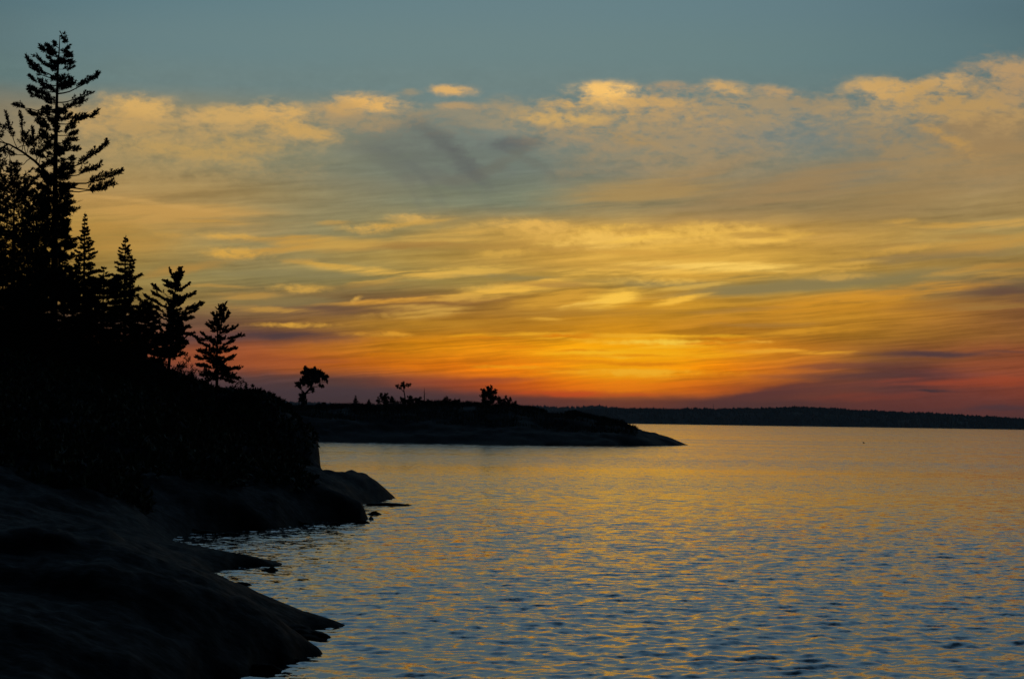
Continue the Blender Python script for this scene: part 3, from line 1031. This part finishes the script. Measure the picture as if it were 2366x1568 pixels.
def blob_tree(base, trunk, blobs, label, cat, name, mat, lw=.10, ll=.16, dens=1.0, r0=.1, group=None, shell=.75):
    """broadleaf tree or bush: trunk polyline, limbs to every leaf clump, leaves loosely filling each clump. local coordinates"""
    mw, mf = MB(), MB()
    trunk = np.asarray(trunk, float)
    mw.tube(trunk, np.linspace(r0, r0 * .45, len(trunk)), 7)
    for c, r in blobs:
        c = np.asarray(c, float)
        d2 = np.linalg.norm(trunk - c, axis=1) + (trunk[:, 2] > c[2]) * 3
        s = trunk[int(np.argmin(d2))]
        m = (s + c) / 2 + rs.normal(size=3) * r * .2 - np.array([0, 0, .15 * r])
        mw.tube(np.stack([s, m, c]), [r0 * .4, r0 * .28, r0 * .12], 5)
        # twigs that spread out of the clump's heart
        nt_ = max(5, int(16 * r ** .7 * dens))
        for i in range(nt_):
            d = nrm(rs.normal(size=3) + np.array([0, 0, .25]))
            L = r * rs.uniform(.6, 1.2)
            mw.tube(np.stack([c, c + d * L * .5 + rs.normal(size=3) * .05 * r, c + d * L]), [.014, .009, .004], 3)
            nb = int(max(10, 46 * dens * (r / .8) ** 1.3))
            t = rs.uniform(.25, 1.05, nb)
            P = c + d * (t * L)[:, None] + rs.normal(size=(nb, 3)) * r * .13
            mf.leaves(P, rs.normal(size=(nb, 3)) + d * .6, ll * rs.uniform(.6, 1.2, nb), lw * rs.uniform(.7, 1.2, nb))
    return thing_tree(name, base, label, cat, mw, mf, mat_f=mat, group=group)


def zoomer(x0, y0, k):
    return lambda zx, zy: (x0 + zx * k, y0 + zy * k)


# ---- tall pine on the headland, drawn limb by limb
YP = 150.0
SP = YP / F


def tall_pine():
    z1 = zoomer(0, 38.9, .298)
    bx, by = 124, 800
    base = at(bx, by, YP)
    base[2] = shore_h(base[0], base[1]) - .1
    root = empty('pine_tree', base)

    def L(px, py, dy=0.0):
        return at(px, py, YP + dy) - base
    mw, mf = MB(), MB()
    pts = [(124, 800), (125, 700), (126, 560), (127, 450), (129, 330), (131, 240), (134, 160), (137, 110), (138, 84)]
    C = np.array([L(*p) for p in pts])
    C[0] = (C[0][0], C[0][1], 0)
    mw.tube(C, [.27, .24, .20, .17, .135, .10, .065, .04, .012], 9)

    def tr(py):
        yy = [p[1] for p in pts][::-1]
        return np.interp(py, yy, [p[0] for p in pts][::-1])
    br = []   # (start row, tip zoom x, tip zoom y, twigs, foliage start)
    for row, tx, ty, n, fs in [
        (60, 505, 190, 7, .3), (100, 425, 215, 6, .3), (130, 545, 360, 8, .35), (110, 372, 236, 9, .45), (120, 312, 248, 9, .45), (150, 285, 318, 9, .3),
        (165, 213, 335, 14, .45), (170, 245, 400, 10, .4), (185, 235, 470, 12, .35), (190, 548, 490, 10, .3), (200, 230, 560, 14, .3), (225, 232, 590, 12, .35),
        (205, 755, 452, 17, .5), (225, 690, 600, 8, .4), (238, 640, 655, 14, .35), (240, 125, 690, 8, .72), (262, 235, 748, 13, .45), (258, 748, 752, 18, .3),
        (275, 650, 790, 12, .35), (290, 340, 850, 8, .3), (292, 565, 855, 8, .4), (300, 585, 905, 10, .4), (318, 575, 960, 8, .4), (335, 605, 1030, 9, .5),
        (350, 250, 1060, 10, .45), (345, 560, 1110, 6, .6), (370, 345, 1160, 8, .4), (388, 822, 985, 24, .42), (395, 770, 1160, 16, .5), (408, 925, 1205, 24, .5), (415, 860, 1300, 20, .55),
        (424, 800, 1340, 7, .7), (380, 560, 1170, 6, .5),
    ]:
        br.append((row, *z1(tx, ty), n, fs))
    for row, x, y, n, fs in br:
        x0 = tr(row)
        p0 = L(x0, row + 12)
        dy = rs.uniform(-.9, .9)
        p1 = L(x, y, dy)
        ln = np.linalg.norm(p1 - p0)
        bough(mw, mf, p0, p1, .022 + ln * .012, up=.16, fs=fs, ntw=int(n * 1.15), twl=.34 + .08 * ln, nb=30, bl=.20, bw=.055, lift=.95, flat=.35)
    # branches towards and away from the viewer
    for i in range(105):
        row = rs.uniform(98, 430)
        ln = np.interp(row, [90, 150, 250, 340, 430], [.35, 1.25, 1.7, 1.5, 1.9]) * rs.uniform(.5, 1.1)
        p0 = L(tr(row), row)
        a = rs.uniform(0, 6.28)
        p1 = p0 + np.array([math.cos(a) * ln * .8, math.sin(a) * ln, ln * .22])
        bough(mw, mf, p0, p1, .02, up=.12, fs=.4, ntw=int(5 + ln * 3), twl=.36, nb=22, bl=.19, bw=.05, lift=.8)
    # dense lower crown
    for i in range(120):
        row = rs.uniform(428, 700)
        ln = np.interp(row, [428, 560, 640, 700], [1.25, 1.35, 1.9, 2.2]) * rs.uniform(.55, 1.1)
        a = rs.uniform(0, 6.28)
        p0 = L(tr(row), row)
        p1 = p0 + np.array([math.cos(a) * ln, math.sin(a) * ln, ln * rs.uniform(-.1, .35)])
        bough(mw, mf, p0, p1, .024, up=.12, fs=.15, ntw=int(6 + ln * 5), twl=.48, nb=22, bl=.21, bw=.06, lift=.8)
    # bare dead branches under the crown
    ob = mw.build('trunk', M_bark, root, True)
    for (r0, x, y) in [(478, 193, 462), (545, 178, 553), (590, 172, 606)]:
        md = MB()
        p0, p1 = L(tr(r0), r0), L(x, y, -.2)
        m = (p0 + p1) / 2 + np.array([0, 0, -.12])
        md.tube(np.stack([p0, m, p1]), [.03, .02, .008], 5)
        for q in (.55, .8):
            c = p0 + (p1 - p0) * q
            md.tube(np.stack([c, c + np.array([.25, .05, .12])]), [.012, .004], 4)
        o = md.build('dead_branch', M_bark, root)
    # the forked limb that leans out to the left
    ml, mlf = MB(), MB()
    P0 = L(127, 432)
    lim = [L(127, 432), L(116, 408, -.3), L(80, 372, -.5), L(50, 350, -.6), L(22, 334, -.7), L(-20, 322, -.7)]
    ml.tube(np.array(lim), [.11, .10, .085, .07, .055, .03], 7)
    for (qx, qy, tx, ty, n) in [(60, 358, 45, 262, 14), (90, 380, 98, 290, 12), (40, 343, 15, 268, 14), (40, 343, 100, 310, 12), (22, 334, -30, 285, 14), (70, 366, 20, 395, 12), (100, 390, 60, 425, 12),
                                (20, 334, -40, 360, 14), (50, 350, 60, 310, 12), (80, 372, 115, 330, 10), (30, 338, -10, 400, 12), (0, 328, -60, 320, 12), (85, 378, 75, 300, 12), (60, 358, 8, 350, 10),
                                (110, 400, 70, 455, 12), (15, 332, 30, 420, 12), (60, 356, 70, 320, 10), (0, 328, 0, 440, 12)]:
        bough(ml, mlf, L(qx, qy, -.5), L(tx, ty, rs.uniform(-1.4, .6)), .03, up=.1, fs=.3, ntw=n, twl=.50, nb=24, bl=.20, bw=.055, lift=.8)
    lo = ml.build('limb', M_bark, root, True)
    mlf.build('needles', M_needle, lo)
    mf.build('crown', M_needle, root)
    tag(root, 'tallest pine, spindly crown with a long bare fork to its left', 'pine')


tall_pine()


def on_shore(px, py, Y):
    p = at(px, py, Y)
    p[2] = shore_h(p[0], p[1]) - .08
    return p


def tree_to(px, pytop, Y, fallback=None):
    """base on the shore under a pixel column, and the height that reaches the pixel row of the top"""
    top = at(px, pytop, Y)
    z = shore_h(top[0], top[1]) - .08
    return np.array([top[0], top[1], z]), top[2] - z


def prof_px(px_list, top, bot, Y):
    """half-width table in photo pixels [(row, half width)] -> function of height fraction"""
    rows = [r for r, _ in px_list]
    ws = [w * Y / F for _, w in px_list]
    return lambda f: float(np.interp(bot - (bot - top) * f, rows, ws))


b_, h_ = tree_to(197, 493, 147)
conifer(b_, h_, prof_px([(493, .5), (515, 4), (535, 10), (560, 17), (600, 27), (640, 34), (700, 42), (790, 48)], 493, 800, 147), 'slender dark spruce standing close right of the tallest pine', nwh=34, dens=1.2)
b_, h_ = tree_to(291, 546, 148)
conifer(b_, h_, prof_px([(546, .5), (565, 5), (582, 13), (605, 22), (650, 34), (690, 40), (760, 46), (830, 50)], 546, 830, 148), 'pointed spruce with an even cone of boughs, between slender spruce and birch', nwh=32, dens=1.15)

# pines and spruces of the dark grove at the left edge
GROVE = [
    (-55, 265, 158, 95, 'broad pine cut off by the left edge, beside the tallest pine', 'pine_tree', 'pine', .10),
    (35, 395, 146, 85, 'low bushy pine filling the gap below the forked limb', 'pine_tree', 'pine', .12),
    (85, 470, 153, 62, 'dense dark pine half hidden behind the lower trunk of the tallest pine', 'pine_tree', 'pine', .12),
    (-20, 560, 143, 80, 'squat dark pine low at the left edge of the grove', 'pine_tree', 'pine', .12),
]
for px, pt, Y, hw, lab, nm, ct, tu in GROVE:
    b_, h_ = tree_to(px, pt, Y)
    conifer(b_, h_, prof_px([(pt, 4), (pt + 30, hw * .55), (pt + 90, hw * .8), (pt + 170, hw), (820, hw * .9)], pt, 830, Y), lab, name=nm, cat=ct, nwh=28, mat=M_needle, tip_up=tu, droop=-.1, bl=.20, bw=.06, dens=.72)
for px, pt, Y, hw, lab in [
    (150, 605, 145, 56, 'low spruce packed into the dark grove below the slender spruce'),
    (240, 616, 146, 56, 'short blunt spruce between the slender spruce and the pointed one'),
    (60, 630, 142, 62, 'low spruce in the shade under the bushy pine'),
    (338, 690, 149, 46, 'small spruce tucked between the pointed spruce and the birch'),
]:
    b_, h_ = tree_to(px, pt, Y)
    conifer(b_, h_, prof_px([(pt, 1), (pt + 40, hw * .6), (pt + 110, hw), (880, hw)], pt, 860, Y), lab, nwh=24, dens=1.35)


# ---- broadleaf trees on the edge of the slope
def spray_tree(px, base_row, Y, trunk_px, limbs, label, name, cat, nb=20, ll=.12, lw=.07, mat=None, fill=70):
    """tree drawn by its visible limbs: (start row on trunk, tip px, tip row, twigs)"""
    base = on_shore(px, base_row, Y)

    def L(x, y, dy=0.0):
        return at(x, y, Y + dy) - base
    mw, mf = MB(), MB()
    C = np.array([L(*p) for p in trunk_px])
    C[0][2] = min(C[0][2], 0.0)
    mw.tube(C, np.linspace(.12, .015, len(C)), 7)
    ry = np.array([p[1] for p in trunk_px])[::-1]
    rx = np.array([p[0] for p in trunk_px])[::-1]
    for r0, tx, ty, n, fs in limbs:
        p0 = L(np.interp(r0, ry, rx), r0)
        p1 = L(tx, ty, rs.uniform(-.5, .5))
        ln = np.linalg.norm(p1 - p0)
        bough(mw, mf, p0, p1, .02 + .008 * ln, up=.08, fs=fs, ntw=int(n * 1.5), twl=.34 + ln * .11, nb=nb, bl=ll, bw=lw, lift=.45, flat=.6)
    lo, hi_ = ry.min(), ry.max()
    for i in range(fill):
        r0 = rs.uniform(lo + (hi_ - lo) * .03, lo + (hi_ - lo) * .85)
        p0 = L(np.interp(r0, ry, rx), r0)
        a = rs.choice([1, -1]) * rs.uniform(.8, 2.3)
        ln = np.interp(r0, [lo, lo + (hi_ - lo) * .25, hi_], [.3, .7, 1.9]) * rs.uniform(.5, 1.1)
        bough(mw, mf, p0, p0 + np.array([math.cos(a) * ln, math.sin(a) * ln, ln * .25]), .015, fs=.25, ntw=int(4 + 4 * ln), twl=.10 + .24 * ln, nb=int(nb * min(1, .4 + ln * .6)), bl=ll, bw=lw, lift=.5)
    return thing_tree(name, base, label, cat, mw, mf, mat_f=mat or M_leaf)


Z4 = zoomer(311.4, 599.4, .2134)
tl = [(row, *Z4(x, y), n, fs) for row, x, y, n, fs in [
    (650, 490, 95, 7, .2), (655, 385, 130, 6, .4), (665, 335, 240, 7, .4), (670, 355, 290, 6, .3), (660, 515, 150, 7, .2), (675, 580, 275, 9, .2), (690, 215, 295, 9, .5), (700, 640, 370, 11, .3),
    (700, 205, 370, 12, .25), (715, 130, 405, 14, .3), (720, 530, 430, 9, .2), (725, 715, 495, 17, .3), (735, 640, 560, 14, .3), (730, 60, 440, 16, .25), (740, 600, 640, 12, .3), (745, 90, 520, 15, .2),
    (750, 40, 600, 16, .2), (760, 570, 735, 12, .25), (765, 605, 815, 15, .25), (770, 100, 680, 15, .25), (780, 530, 880, 14, .25), (775, 60, 760, 14, .3), (790, 540, 910, 12, .3), (780, 150, 800, 12, .3),
    (800, 470, 960, 9, .4), (810, 340, 970, 8, .4)]]
spray_tree(396, 868, 151, [(388, 868), (392, 820), (396, 780), (400, 730), (403, 690), (406, 655), (409, 622)], tl, 'leafy birch with ragged horizontal boughs, right of the pointed spruce', 'birch_tree', 'birch', nb=34, fill=150)
tl = [(row, *Z4(x, y), n, fs) for row, x, y, n, fs in [
    (735, 965, 495, 6, .3), (740, 920, 510, 5, .2), (745, 855, 600, 6, .3), (755, 1010, 590, 10, .35), (750, 840, 690, 7, .3), (765, 790, 715, 6, .4), (775, 985, 740, 7, .3), (780, 1085, 740, 12, .35),
    (790, 670, 850, 11, .45), (785, 1145, 830, 12, .4), (795, 740, 815, 7, .4), (800, 1060, 890, 9, .3), (805, 700, 900, 9, .3), (815, 1085, 965, 12, .25), (820, 700, 990, 13, .25), (835, 1060, 1060, 13, .25),
    (830, 680, 1060, 13, .25), (845, 1120, 1180, 14, .3), (850, 700, 1150, 12, .25), (858, 1100, 1290, 14, .3), (862, 740, 1250, 12, .3), (870, 780, 1330, 10, .3), (868, 1050, 1330, 10, .3)]]
spray_tree(503, 905, 151.5, [(500, 912), (501, 880), (501, 840), (501, 800), (503, 765), (508, 735), (515, 706)], tl, 'thin young birch with upswept twigs at the edge of the slope', 'birch_tree', 'birch', nb=26, fill=80)


def loc_blobs(base, Y, zf, lst, k):
    out = []
    for zx, zy, r in lst:
        px, py = zf(zx, zy)
        out.append((at(px, py, Y + rs.uniform(-.5, .5)) - base, r * k * Y / F))
    return out


def px_bush(px, row, Y, blobs, label, name='shrub', cat='shrub', mat=None, on=on_shore, ll=.14, lw=.08, dens=1.0, r0=.035, trunk=None, group=None):
    base = on(px, row, Y)
    bl = [(at(x, y, Y + rs.uniform(-.4, .4)) - base, r * Y / F) for x, y, r in blobs]
    t = [np.array([0, 0, -.1]), np.array([0, 0, .2])] if trunk is None else [np.array([0, 0, -.1])] + [at(x, y, Y) - base for x, y in trunk]
    return blob_tree(base, t, bl, label, cat, name, mat or M_leaf, lw, ll, dens, r0, group)


px_bush(432, 872, 151.5, [(430, 822, 9), (436, 836, 10), (424, 845, 12), (445, 852, 13), (418, 862, 15), (440, 872, 16)], 'airy little shrub in the gap between the two birches', dens=.6)
px_bush(470, 890, 152, [(468, 858, 11), (478, 870, 13), (462, 880, 12)], 'low round shrub at the foot of the thin young birch, on its left side', dens=.8)
px_bush(550, 905, 151, [(545, 872, 9), (556, 884, 9), (570, 890, 6), (583, 893, 5), (540, 895, 11)], 'creeping shrub with twigs reaching right over the bare rock brow', dens=.6)
SH = 'dense dark shrub in the shaded undergrowth below the grove'
for i in range(22):
    px = 10 + i * 19.5 + rs.uniform(-8, 8)
    row = float(np.interp(px, [0, 300, 430], [770, 800, 868]))
    Y = rs.uniform(145, 152)
    rr = rs.uniform(22, 32) if px < 330 else rs.uniform(14, 20)
    base = on_shore(px, row, Y)
    bl = [(np.array([rs.uniform(-1, 1), rs.uniform(-.7, .7), rs.uniform(.3, 1.6)]) * rr * Y / F * 1.2, rr * Y / F * rs.uniform(.5, .8)) for q in range(5)]
    blob_tree(base, [np.array([0, 0, -.1]), np.array([0, 0, .25])], bl, SH, 'shrub', 'shrub', M_leaf, .10, .16, .8, .04, 'shrubs under the grove')


# ---- island trees and bushes
def on_island(px, py, Y):
    p = at(px, py, Y)
    p[2] = island_h(p[0], p[1]) - .15
    return p


ZA = zoomer(653.9, 825.2, .0794)
YI = 503.0
bA = on_island(*ZA(560, 1400), YI)
bl = loc_blobs(bA, YI, ZA, [(690, 470, 150), (820, 520, 170), (960, 540, 160), (1080, 560, 130), (1220, 620, 95), (1280, 560, 50), (640, 330, 65), (770, 380, 85), (930, 310, 34), (900, 390, 70), (1060, 400, 60), (1130, 470, 60),
                            (440, 800, 90), (470, 880, 70), (560, 720, 110), (640, 650, 110), (750, 760, 110), (860, 690, 110), (1110, 830, 65), (860, 940, 62), (870, 1000, 35), (1010, 690, 80), (1290, 720, 40), (540, 450, 45),
                            (560, 1110, 95), (600, 1180, 95), (530, 1230, 90), (640, 1280, 70)], .0794)
blob_tree(bA, [at(*ZA(x, y), YI) - bA for x, y in [(560, 1420), (580, 1200), (650, 1060), (740, 960), (820, 850), (880, 720), (900, 560)]], bl, 'lone windswept tree leaning right on the island, with a lopsided crown', 'tree', 'windswept_tree', M_leaf, .26, .32, 1.0, .30)
Z3 = zoomer(840.8, 856.4, .1645)
bU = on_island(*Z3(585, 470), YI)
blob_tree(bU, [at(*Z3(x, y), YI) - bU for x, y in [(585, 480), (578, 380), (565, 300), (555, 220), (553, 185)]], loc_blobs(bU, YI, Z3, [(552, 182, 30), (475, 222, 26), (508, 240, 18), (600, 195, 20), (645, 195, 18), (565, 225, 20), (530, 205, 14), (625, 205, 12)], .1645),
          'small umbrella-topped pine on a thin bare trunk on the island', 'pine', 'pine_tree', M_needle, .25, .36, .7, .16)
bD = on_island(*Z3(852, 450), YI)
mw, mf = MB(), MB()
C = [at(*Z3(x, y), YI) - bD for x, y in [(852, 470), (850, 380), (848, 310), (851, 240)]]
mw.tube(np.array(C), [.13, .10, .07, .03], 6)
for (zx, zy, tx, ty) in [(850, 340, 868, 310), (849, 310, 838, 290), (850, 380, 834, 350)]:
    mw.tube(np.stack([at(*Z3(zx, zy), YI) - bD, at(*Z3(tx, ty), YI) - bD]), [.05, .02], 4)
thing_tree('dead_tree', bD, 'thin bare dead trunk standing among the island bushes', 'dead tree', mw, mf)


def isl_bush(cx, cy, lst, label, name='shrub', mat=None, dens=.75, Y=None):
    Y = Y or YI
    b0 = on_island(*Z3(cx, cy), Y)
    # keep the bush rooted: sink a skirt of leaves to the ground
    bl = loc_blobs(b0, Y, Z3, lst, .1645)
    return blob_tree(b0, [np.array([0, 0, -.2]), np.array([0, 0, .5])], bl, label, 'shrub', name, mat or M_leaf, .20, .28, dens * 1.35, .09)


isl_bush(300, 480, [(245, 335, 24), (310, 340, 28), (280, 390, 45), (400, 390, 30), (385, 430, 36), (210, 425, 32), (300, 440, 55), (240, 370, 22), (350, 375, 22), (200, 380, 14)], 'feathery bush on the island, between windswept tree and umbrella-topped pine')
isl_bush(640, 480, [(535, 390, 30), (560, 430, 42), (640, 385, 32), (655, 365, 18), (620, 430, 50), (680, 430, 36)], 'bush at the foot of the umbrella-topped pine')
isl_bush(750, 470, [(765, 400, 32), (795, 375, 14), (730, 420, 34), (780, 440, 40), (720, 395, 14)], 'rounded bush directly left of the dead trunk', Y=505)
isl_bush(900, 470, [(905, 420, 26), (930, 440, 28), (880, 445, 26), (830, 440, 26)], 'low bush directly right of the dead trunk')
isl_bush(1160, 470, [(1140, 390, 26), (1175, 380, 20), (1200, 420, 28), (1130, 430, 34), (1170, 440, 36)], 'small upright bush alone on the middle of the island ridge', dens=.6)
isl_bush(1300, 460, [(1340, 425, 26), (1280, 430, 26), (1310, 445, 30), (1240, 440, 22)], 'flat low bush left of the largest island bush')
isl_bush(1760, 500, [(1680, 290, 34), (1650, 265, 12), (1755, 270, 48), (1785, 222, 16), (1740, 235, 14), (1820, 310, 40), (1855, 270, 14), (1690, 350, 52), (1770, 360, 60), (1830, 390, 40), (1700, 420, 50), (1790, 440, 60)], 'largest bush on the island, round and tree-like', name='large_shrub', dens=.9)
isl_bush(1950, 500, [(1900, 400, 34), (1910, 440, 44), (1990, 365, 18), (2010, 390, 26), (2050, 385, 18), (2050, 410, 24), (1970, 440, 44), (2030, 450, 34)], 'spreading bush touching the largest island bush on its right')
isl_bush(2110, 500, [(2125, 450, 22), (2090, 465, 26), (2140, 475, 22), (2110, 490, 26)], 'low outermost bush on the right slope of the island')
for px, row, Y, hh, lab in [(821, 952, 498, 24, 'tiny spruce on the island between the windswept tree and feathery bush'), (852, 950, 497, 16, 'dwarf spruce touching the feathery bush on its left')]:
    b0 = on_island(px, row, Y)
    conifer(b0, hh * Y / F + 1.0, lambda f: .9 * (1 - f) + .05, lab, nwh=10, bl=.3, bw=.16, dens=.8)
for px, row, rad_, lab in [(775, 944, 11, 'dark round bush right of the windswept tree'), (742, 940, 9, 'low bush at the windswept tree\'s right foot'), (660, 940, 10, 'low bush left of the windswept tree')]:
    px_bush(px, row, 500, [(px - 6, row - 4, rad_ * .7), (px + 6, row - 5, rad_ * .7), (px, row + 2, rad_), (px + 12, row + 2, rad_ * .8), (px - 13, row + 3, rad_ * .8)], lab, on=on_island, ll=.4, lw=.3, dens=.7, r0=.08)

# ---- grass and heather
def grass(name, pts, ln, wd, label):
    mb = MB()
    pts = np.array(pts)
    d = rs.normal(size=(len(pts), 3)) * .35 + np.array([.1, 0, 1])
    mb.leaves(pts, d, ln * rs.uniform(.4, 1.2, len(pts)), wd)
    return tag(mb.build(name, M_grass), label, 'grass', kind='stuff')


pts = []
while len(pts) < 20000:
    px, Y = rs.uniform(640, 1475), rs.uniform(478, 520)
    if rs.rand() < .4:
        Y = rs.normal(506, 3)
    x = ta(px) * Y
    z = island_h(x, Y)
    if z > 1.3 and mnoise.noise(Vector((x * .15, Y * .15, 2))) > -.25:
        pts.append((x, Y, z - .05))
grass('grass', pts, .95, .16, 'dry grass and heather over the crest of the island')
pts = []
while len(pts) < 42000:
    px, Y = rs.uniform(-250, 736), rs.uniform(88, 162)
    x = ta(px) * Y
    z = shore_h(x, Y)
    lim = 1.7 + max(0, px - 700) * .02 + 1.5 * mnoise.noise(Vector((x * .16, Y * .16, 3)))
    if z > lim and mnoise.noise(Vector((x * .45, Y * .45, 9))) > -.32:
        pts.append((x, Y, z - .05 + abs(rs.normal()) * .12))
mb = MB()
pts = np.array(pts)
mb.leaves(pts, rs.normal(size=(len(pts), 3)) + np.array([0, 0, .7]), .42 * rs.uniform(.5, 1.2, len(pts)), .17)
tag(mb.build('undergrowth', M_leaf), 'dark low bushes and heather covering the headland slope under the trees', 'undergrowth', kind='stuff')
pts = []
while len(pts) < 9000:
    px, Y = rs.uniform(-100, 650), rs.uniform(120, 158)
    if rs.rand() < .35:
        px, Y = rs.uniform(500, 660), rs.normal(151.5, 1.5)
    x = ta(px) * Y
    z = shore_h(x, Y)
    if z > 3.4 and mnoise.noise(Vector((x * .3, Y * .3, 7))) > -.1:
        pts.append((x, Y, z - .04))
grass('grass', pts, .36, .05, 'rough grass and heather on the brow of the near headland')

# ---- rocks awash at the water's edge


def boulder(px, row, Y, w, h, dpt, label, seed, name='rock', sink=.35):
    c = at(px, row, Y)
    mb = MB()
    n, m = 34, 22
    th = np.linspace(0, 2 * math.pi, n, endpoint=False)
    ph = np.linspace(0, math.pi, m)
    v = []
    for p in ph:
        for t in th:
            d = Vector((math.sin(p) * math.cos(t), math.sin(p) * math.sin(t), math.cos(p)))
            k = 1 + .28 * mnoise.fractal(d * 1.3 + Vector((seed, seed * 2, 0)), 1, 2, 4)
            v.append((d.x * w * k, d.y * dpt * k, d.z * h * k - h * sink))
    f = [(i * n + j, i * n + (j + 1) % n, (i + 1) * n + (j + 1) % n, (i + 1) * n + j) for i in range(m - 1) for j in range(n)]
    mb.add(v, [q[::-1] for q in f])
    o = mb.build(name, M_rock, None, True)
    o.location = (c[0], c[1], 0)
    return tag(o, label, 'rock', 'rocks awash at the water\'s edge')


boulder(893, 1167, 130.5, 1.25, .28, .9, 'flat reef just breaking the surface beside the rounded rock hump', 1.3)
boulder(936, 1167, 131.0, .45, .14, .4, 'smallest rock tip awash off the end of the flat reef', 2.6)
boulder(684, 1213, 106.0, .72, .36, .6, 'rounded rock at the foot of the dark bank, right of the low wet slab', 3.7)
boulder(448, 1228, 97.0, 1.0, .32, .8, 'low wet slab at the head of the narrow inlet', 4.1)
boulder(598, 1300, 78.5, .42, .16, .4, 'pale rounded stone near the tip of the long ledge', 5.2)

boulder(712, 1472, 51.8, .55, .30, .6, 'rounded rock wedged in the gap between the two near points', 9.1)
boulder(672, 1442, 52.5, .60, .34, .8, 'humped rock on the water\'s edge above the rounded rock in the gap', 10.4)
ws = np.random.RandomState(21)
WS = 'small wet stone awash along the foot of the dark shore rocks'
for px, row in [(668, 1527), (610, 1549), (690, 1471), (560, 1352), (625, 1318), (520, 1236), (575, 1231), (770, 1213), (866, 1188), (836, 1208)]:
    Y = 5.0 / max(1e-3, -(pdir(px, row)[2] / pdir(px, row)[1]))
    q = ws.uniform(.16, .34)
    boulder(px, row, Y, q * 1.3, q * .75, q, WS, ws.uniform(0, 50))
# ---- bird over the water
bp_ = at(1996, 1023, 600)
br_ = empty('bird', bp_)
mb = MB()
mb.tube(np.array([[-.26, 0, .0], [-.18, 0, .02], [-.05, 0, .0], [.12, 0, .0], [.26, 0, .03], [.42, 0, .05]]), [.03, .07, .10, .09, .05, .015], 8)
mb.build('body', M_feather, br_, True)
for s in (-1, 1):
    mb = MB()
    q = [(-.12, .06 * s, .05), (.10, .06 * s, .05), (.06, .32 * s, .22), (-.16, .32 * s, .24), (-.16, .62 * s, .30), (-.06, .58 * s, .28)]
    v = np.array([(x, y, z + o_) for o_ in (0, .018) for x, y, z in q])
    v[:, 0] -= abs(v[:, 1]) * .35
    mb.add(v, [(0, 1, 2, 3), (3, 2, 5, 4), (9, 8, 7, 6), (10, 11, 8, 9), (0, 6, 7, 1), (1, 7, 8, 2), (2, 8, 11, 5), (5, 11, 10, 4), (4, 10, 9, 3), (3, 9, 6, 0)])
    mb.build('wing', M_feather, br_)
tag(br_, 'small dark bird skimming the open water', 'bird')

# ---- mast on the far shore
mp = at(1648, 950, 6250)
mz = hills_h(mp[0], mp[1])
mr = empty('radio_mast', (mp[0], mp[1], mz))
top = at(1648, 932, 6250)[2] - mz
mb = MB()
for a in (0, 2.094, 4.189):
    mb.tube(np.array([[math.cos(a) * 1.5, math.sin(a) * 1.5, -1], [math.cos(a) * .5, math.sin(a) * .5, top * .85]]), [.22, .16], 5)
zz = np.linspace(0, top * .85, 10)
for i in range(9):
    for a in (0, 2.094, 4.189):
        r0, r1 = np.interp(zz[i], [0, top * .85], [1.5, .5]), np.interp(zz[i + 1], [0, top * .85], [1.5, .5])
        mb.tube(np.array([[math.cos(a) * r0, math.sin(a) * r0, zz[i]], [math.cos(a + 2.094) * r1, math.sin(a + 2.094) * r1, zz[i + 1]]]), [.10, .10], 4)
mb.build('lattice', M_metal, mr)
mb = MB()
mb.tube(np.array([[0, 0, top * .83], [0, 0, top]]), [.35, .2], 6)
mb.build('antenna', M_metal, mr)
tag(mr, 'thin radio mast rising above the far wooded shore', 'mast')

# ---- thin evening haze over the lake
m = bpy.data.materials.new('haze')
m.use_nodes = True
m.node_tree.nodes.clear()
k = G(m.node_tree)
out = k.n('ShaderNodeOutputMaterial')
pv = k.n('ShaderNodeVolumePrincipled')
pv.inputs['Color'].default_value = (.80, .86, .95, 1)
pv.inputs['Density'].default_value = 4.5e-5
pv.inputs['Anisotropy'].default_value = 0.0
m.node_tree.links.new(pv.outputs[0], out.inputs['Volume'])
mb = MB()
x, y0, y1, z0, z1 = 12600, -12600, 12600, -4, 90
mb.add([(-x, y0, z0), (x, y0, z0), (x, y1, z0), (-x, y1, z0), (-x, y0, z1), (x, y0, z1), (x, y1, z1), (-x, y1, z1)],
       [(3, 2, 1, 0), (4, 5, 6, 7), (0, 1, 5, 4), (1, 2, 6, 5), (2, 3, 7, 6), (3, 0, 4, 7)])
hz = mb.build('haze', m)
hz.display_type = 'WIRE'
tag(hz, 'thin evening haze lying over the lake', 'haze', kind='stuff')
